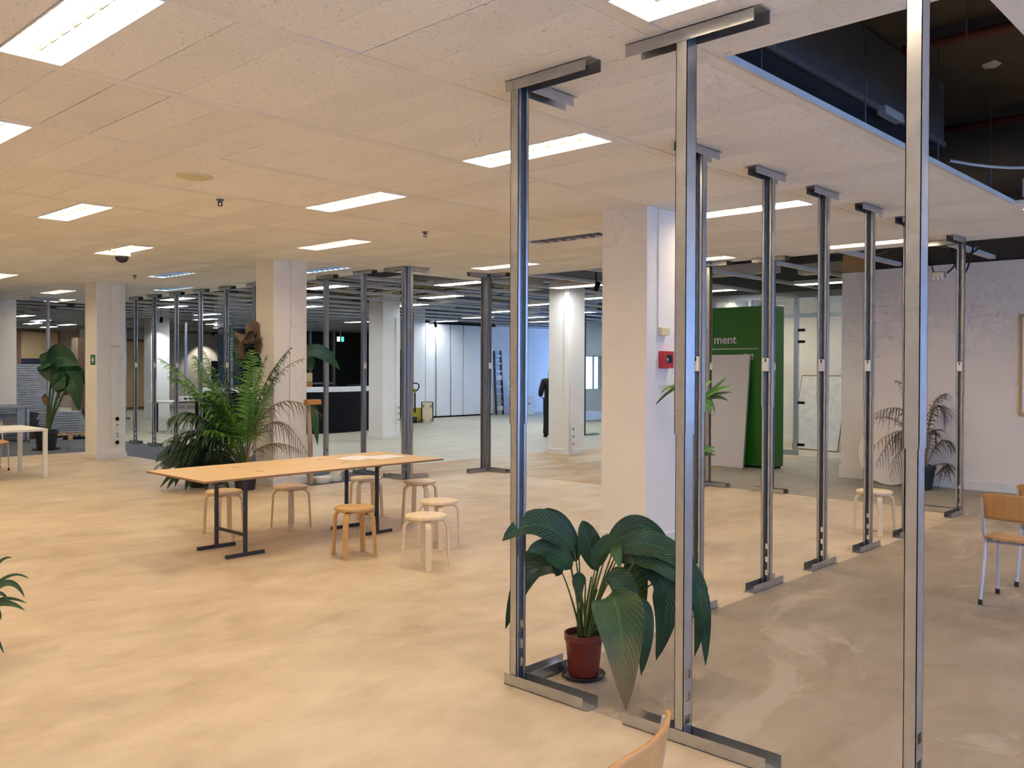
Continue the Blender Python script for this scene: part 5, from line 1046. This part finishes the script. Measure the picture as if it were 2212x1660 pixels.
# ================================================================== PERSON BEHIND THE COLUMN
def skin_mesh(name, pts, edges, rad, mt, parent, lv=2):
    me = bpy.data.meshes.new(name); me.from_pydata(pts, edges, []); me.update(); ob = bpy.data.objects.new('tmp', me); COL.objects.link(ob)
    ob.modifiers.new('s', 'SKIN'); sv = me.skin_vertices[0].data
    for i, r in enumerate(rad): sv[i].radius = r if isinstance(r, tuple) else (r, r)
    sv[0].use_root = True; sb = ob.modifiers.new('ss', 'SUBSURF'); sb.levels = lv; sb.render_levels = lv
    bpy.context.view_layer.update(); m2 = bpy.data.meshes.new_from_object(ob.evaluated_get(bpy.context.evaluated_depsgraph_get())); bpy.data.objects.remove(ob)
    m2.materials.clear(); m2.materials.append(MT[mt]); m2.polygons.foreach_set('use_smooth', [True] * len(m2.polygons)); o = bpy.data.objects.new(name, m2); COL.objects.link(o); o.parent = parent; return o
pr = thing('person', 'person in black coat and flared trousers half behind the spotlit column', 'person', (16.10, 13.72, 0), YAW - H + math.radians(20))
# local: x right, y away from the viewer; the person stands with the back half turned, left arm bent
skin_mesh('body', [(0, 0, .90), (0, 0, 1.02), (0, 0, 1.18), (0, .01, 1.32), (0, .01, 1.40), (0, 0, 1.46), (0, .0, 1.54), (0, .01, 1.60), (-.16, .01, 1.34), (-.22, .03, 1.10), (-.19, .16, .97), (-.16, .24, .98), (.16, .01, 1.34), (.21, .03, 1.10), (.18, .17, .98), (.15, .25, .99),
   (-.09, 0, .84), (-.10, .01, .48), (-.10, -.02, .09), (-.10, .12, .04), (.09, 0, .84), (.10, .01, .48), (.10, -.02, .09), (.10, .12, .04)],
   [(0, 1), (1, 2), (2, 3), (3, 4), (4, 5), (5, 6), (6, 7), (3, 8), (8, 9), (9, 10), (10, 11), (3, 12), (12, 13), (13, 14), (14, 15), (0, 16), (16, 17), (17, 18), (18, 19), (0, 20), (20, 21), (21, 22), (22, 23)],
   [(.15, .10), (.125, .09), (.14, .095), (.14, .085), .06, .055, (.075, .085), (.055, .065), .055, .045, .038, .03, .055, .045, .038, .03, .085, .06, .04, .03, .085, .06, .04, .03], 'skin', pr)
skin_mesh('coat', [(0, 0, .70), (0, 0, 1.0), (0, 0, 1.18), (0, .01, 1.33), (0, .01, 1.41), (-.175, .01, 1.33), (-.235, .03, 1.09), (-.20, .15, .98), (.175, .01, 1.33), (.225, .03, 1.09), (.19, .16, .99)],
   [(0, 1), (1, 2), (2, 3), (3, 4), (3, 5), (5, 6), (6, 7), (3, 8), (8, 9), (9, 10)], [(.19, .14), (.16, .12), (.17, .125), (.165, .11), (.075, .075), .08, .07, .058, .08, .07, .058], 'coat', pr)
skin_mesh('trousers', [(0, 0, 1.02), (-.09, 0, .82), (-.10, .01, .48), (-.105, -.01, .18), (-.105, .0, .02), (.09, 0, .82), (.10, .01, .48), (.105, -.01, .18), (.105, .0, .02)], [(0, 1), (1, 2), (2, 3), (3, 4), (0, 5), (5, 6), (6, 7), (7, 8)], [(.16, .12), .11, .078, .085, .10, .11, .078, .085, .10], 'coat', pr)
skin_mesh('hair', [(0, -.03, 1.585), (0, -.065, 1.50), (0, -.075, 1.40), (0, -.08, 1.30)], [(0, 1), (1, 2), (2, 3)], [(.085, .085), (.10, .06), (.10, .05), (.07, .03)], 'hair', pr)
for s in (-1, 1): MB().lathe([(.045, 0), (.05, .02), (.03, .06), (0, .07)], 12, (s * .105, .06, 0)).build('shoe', 'black', pr, smooth=True)
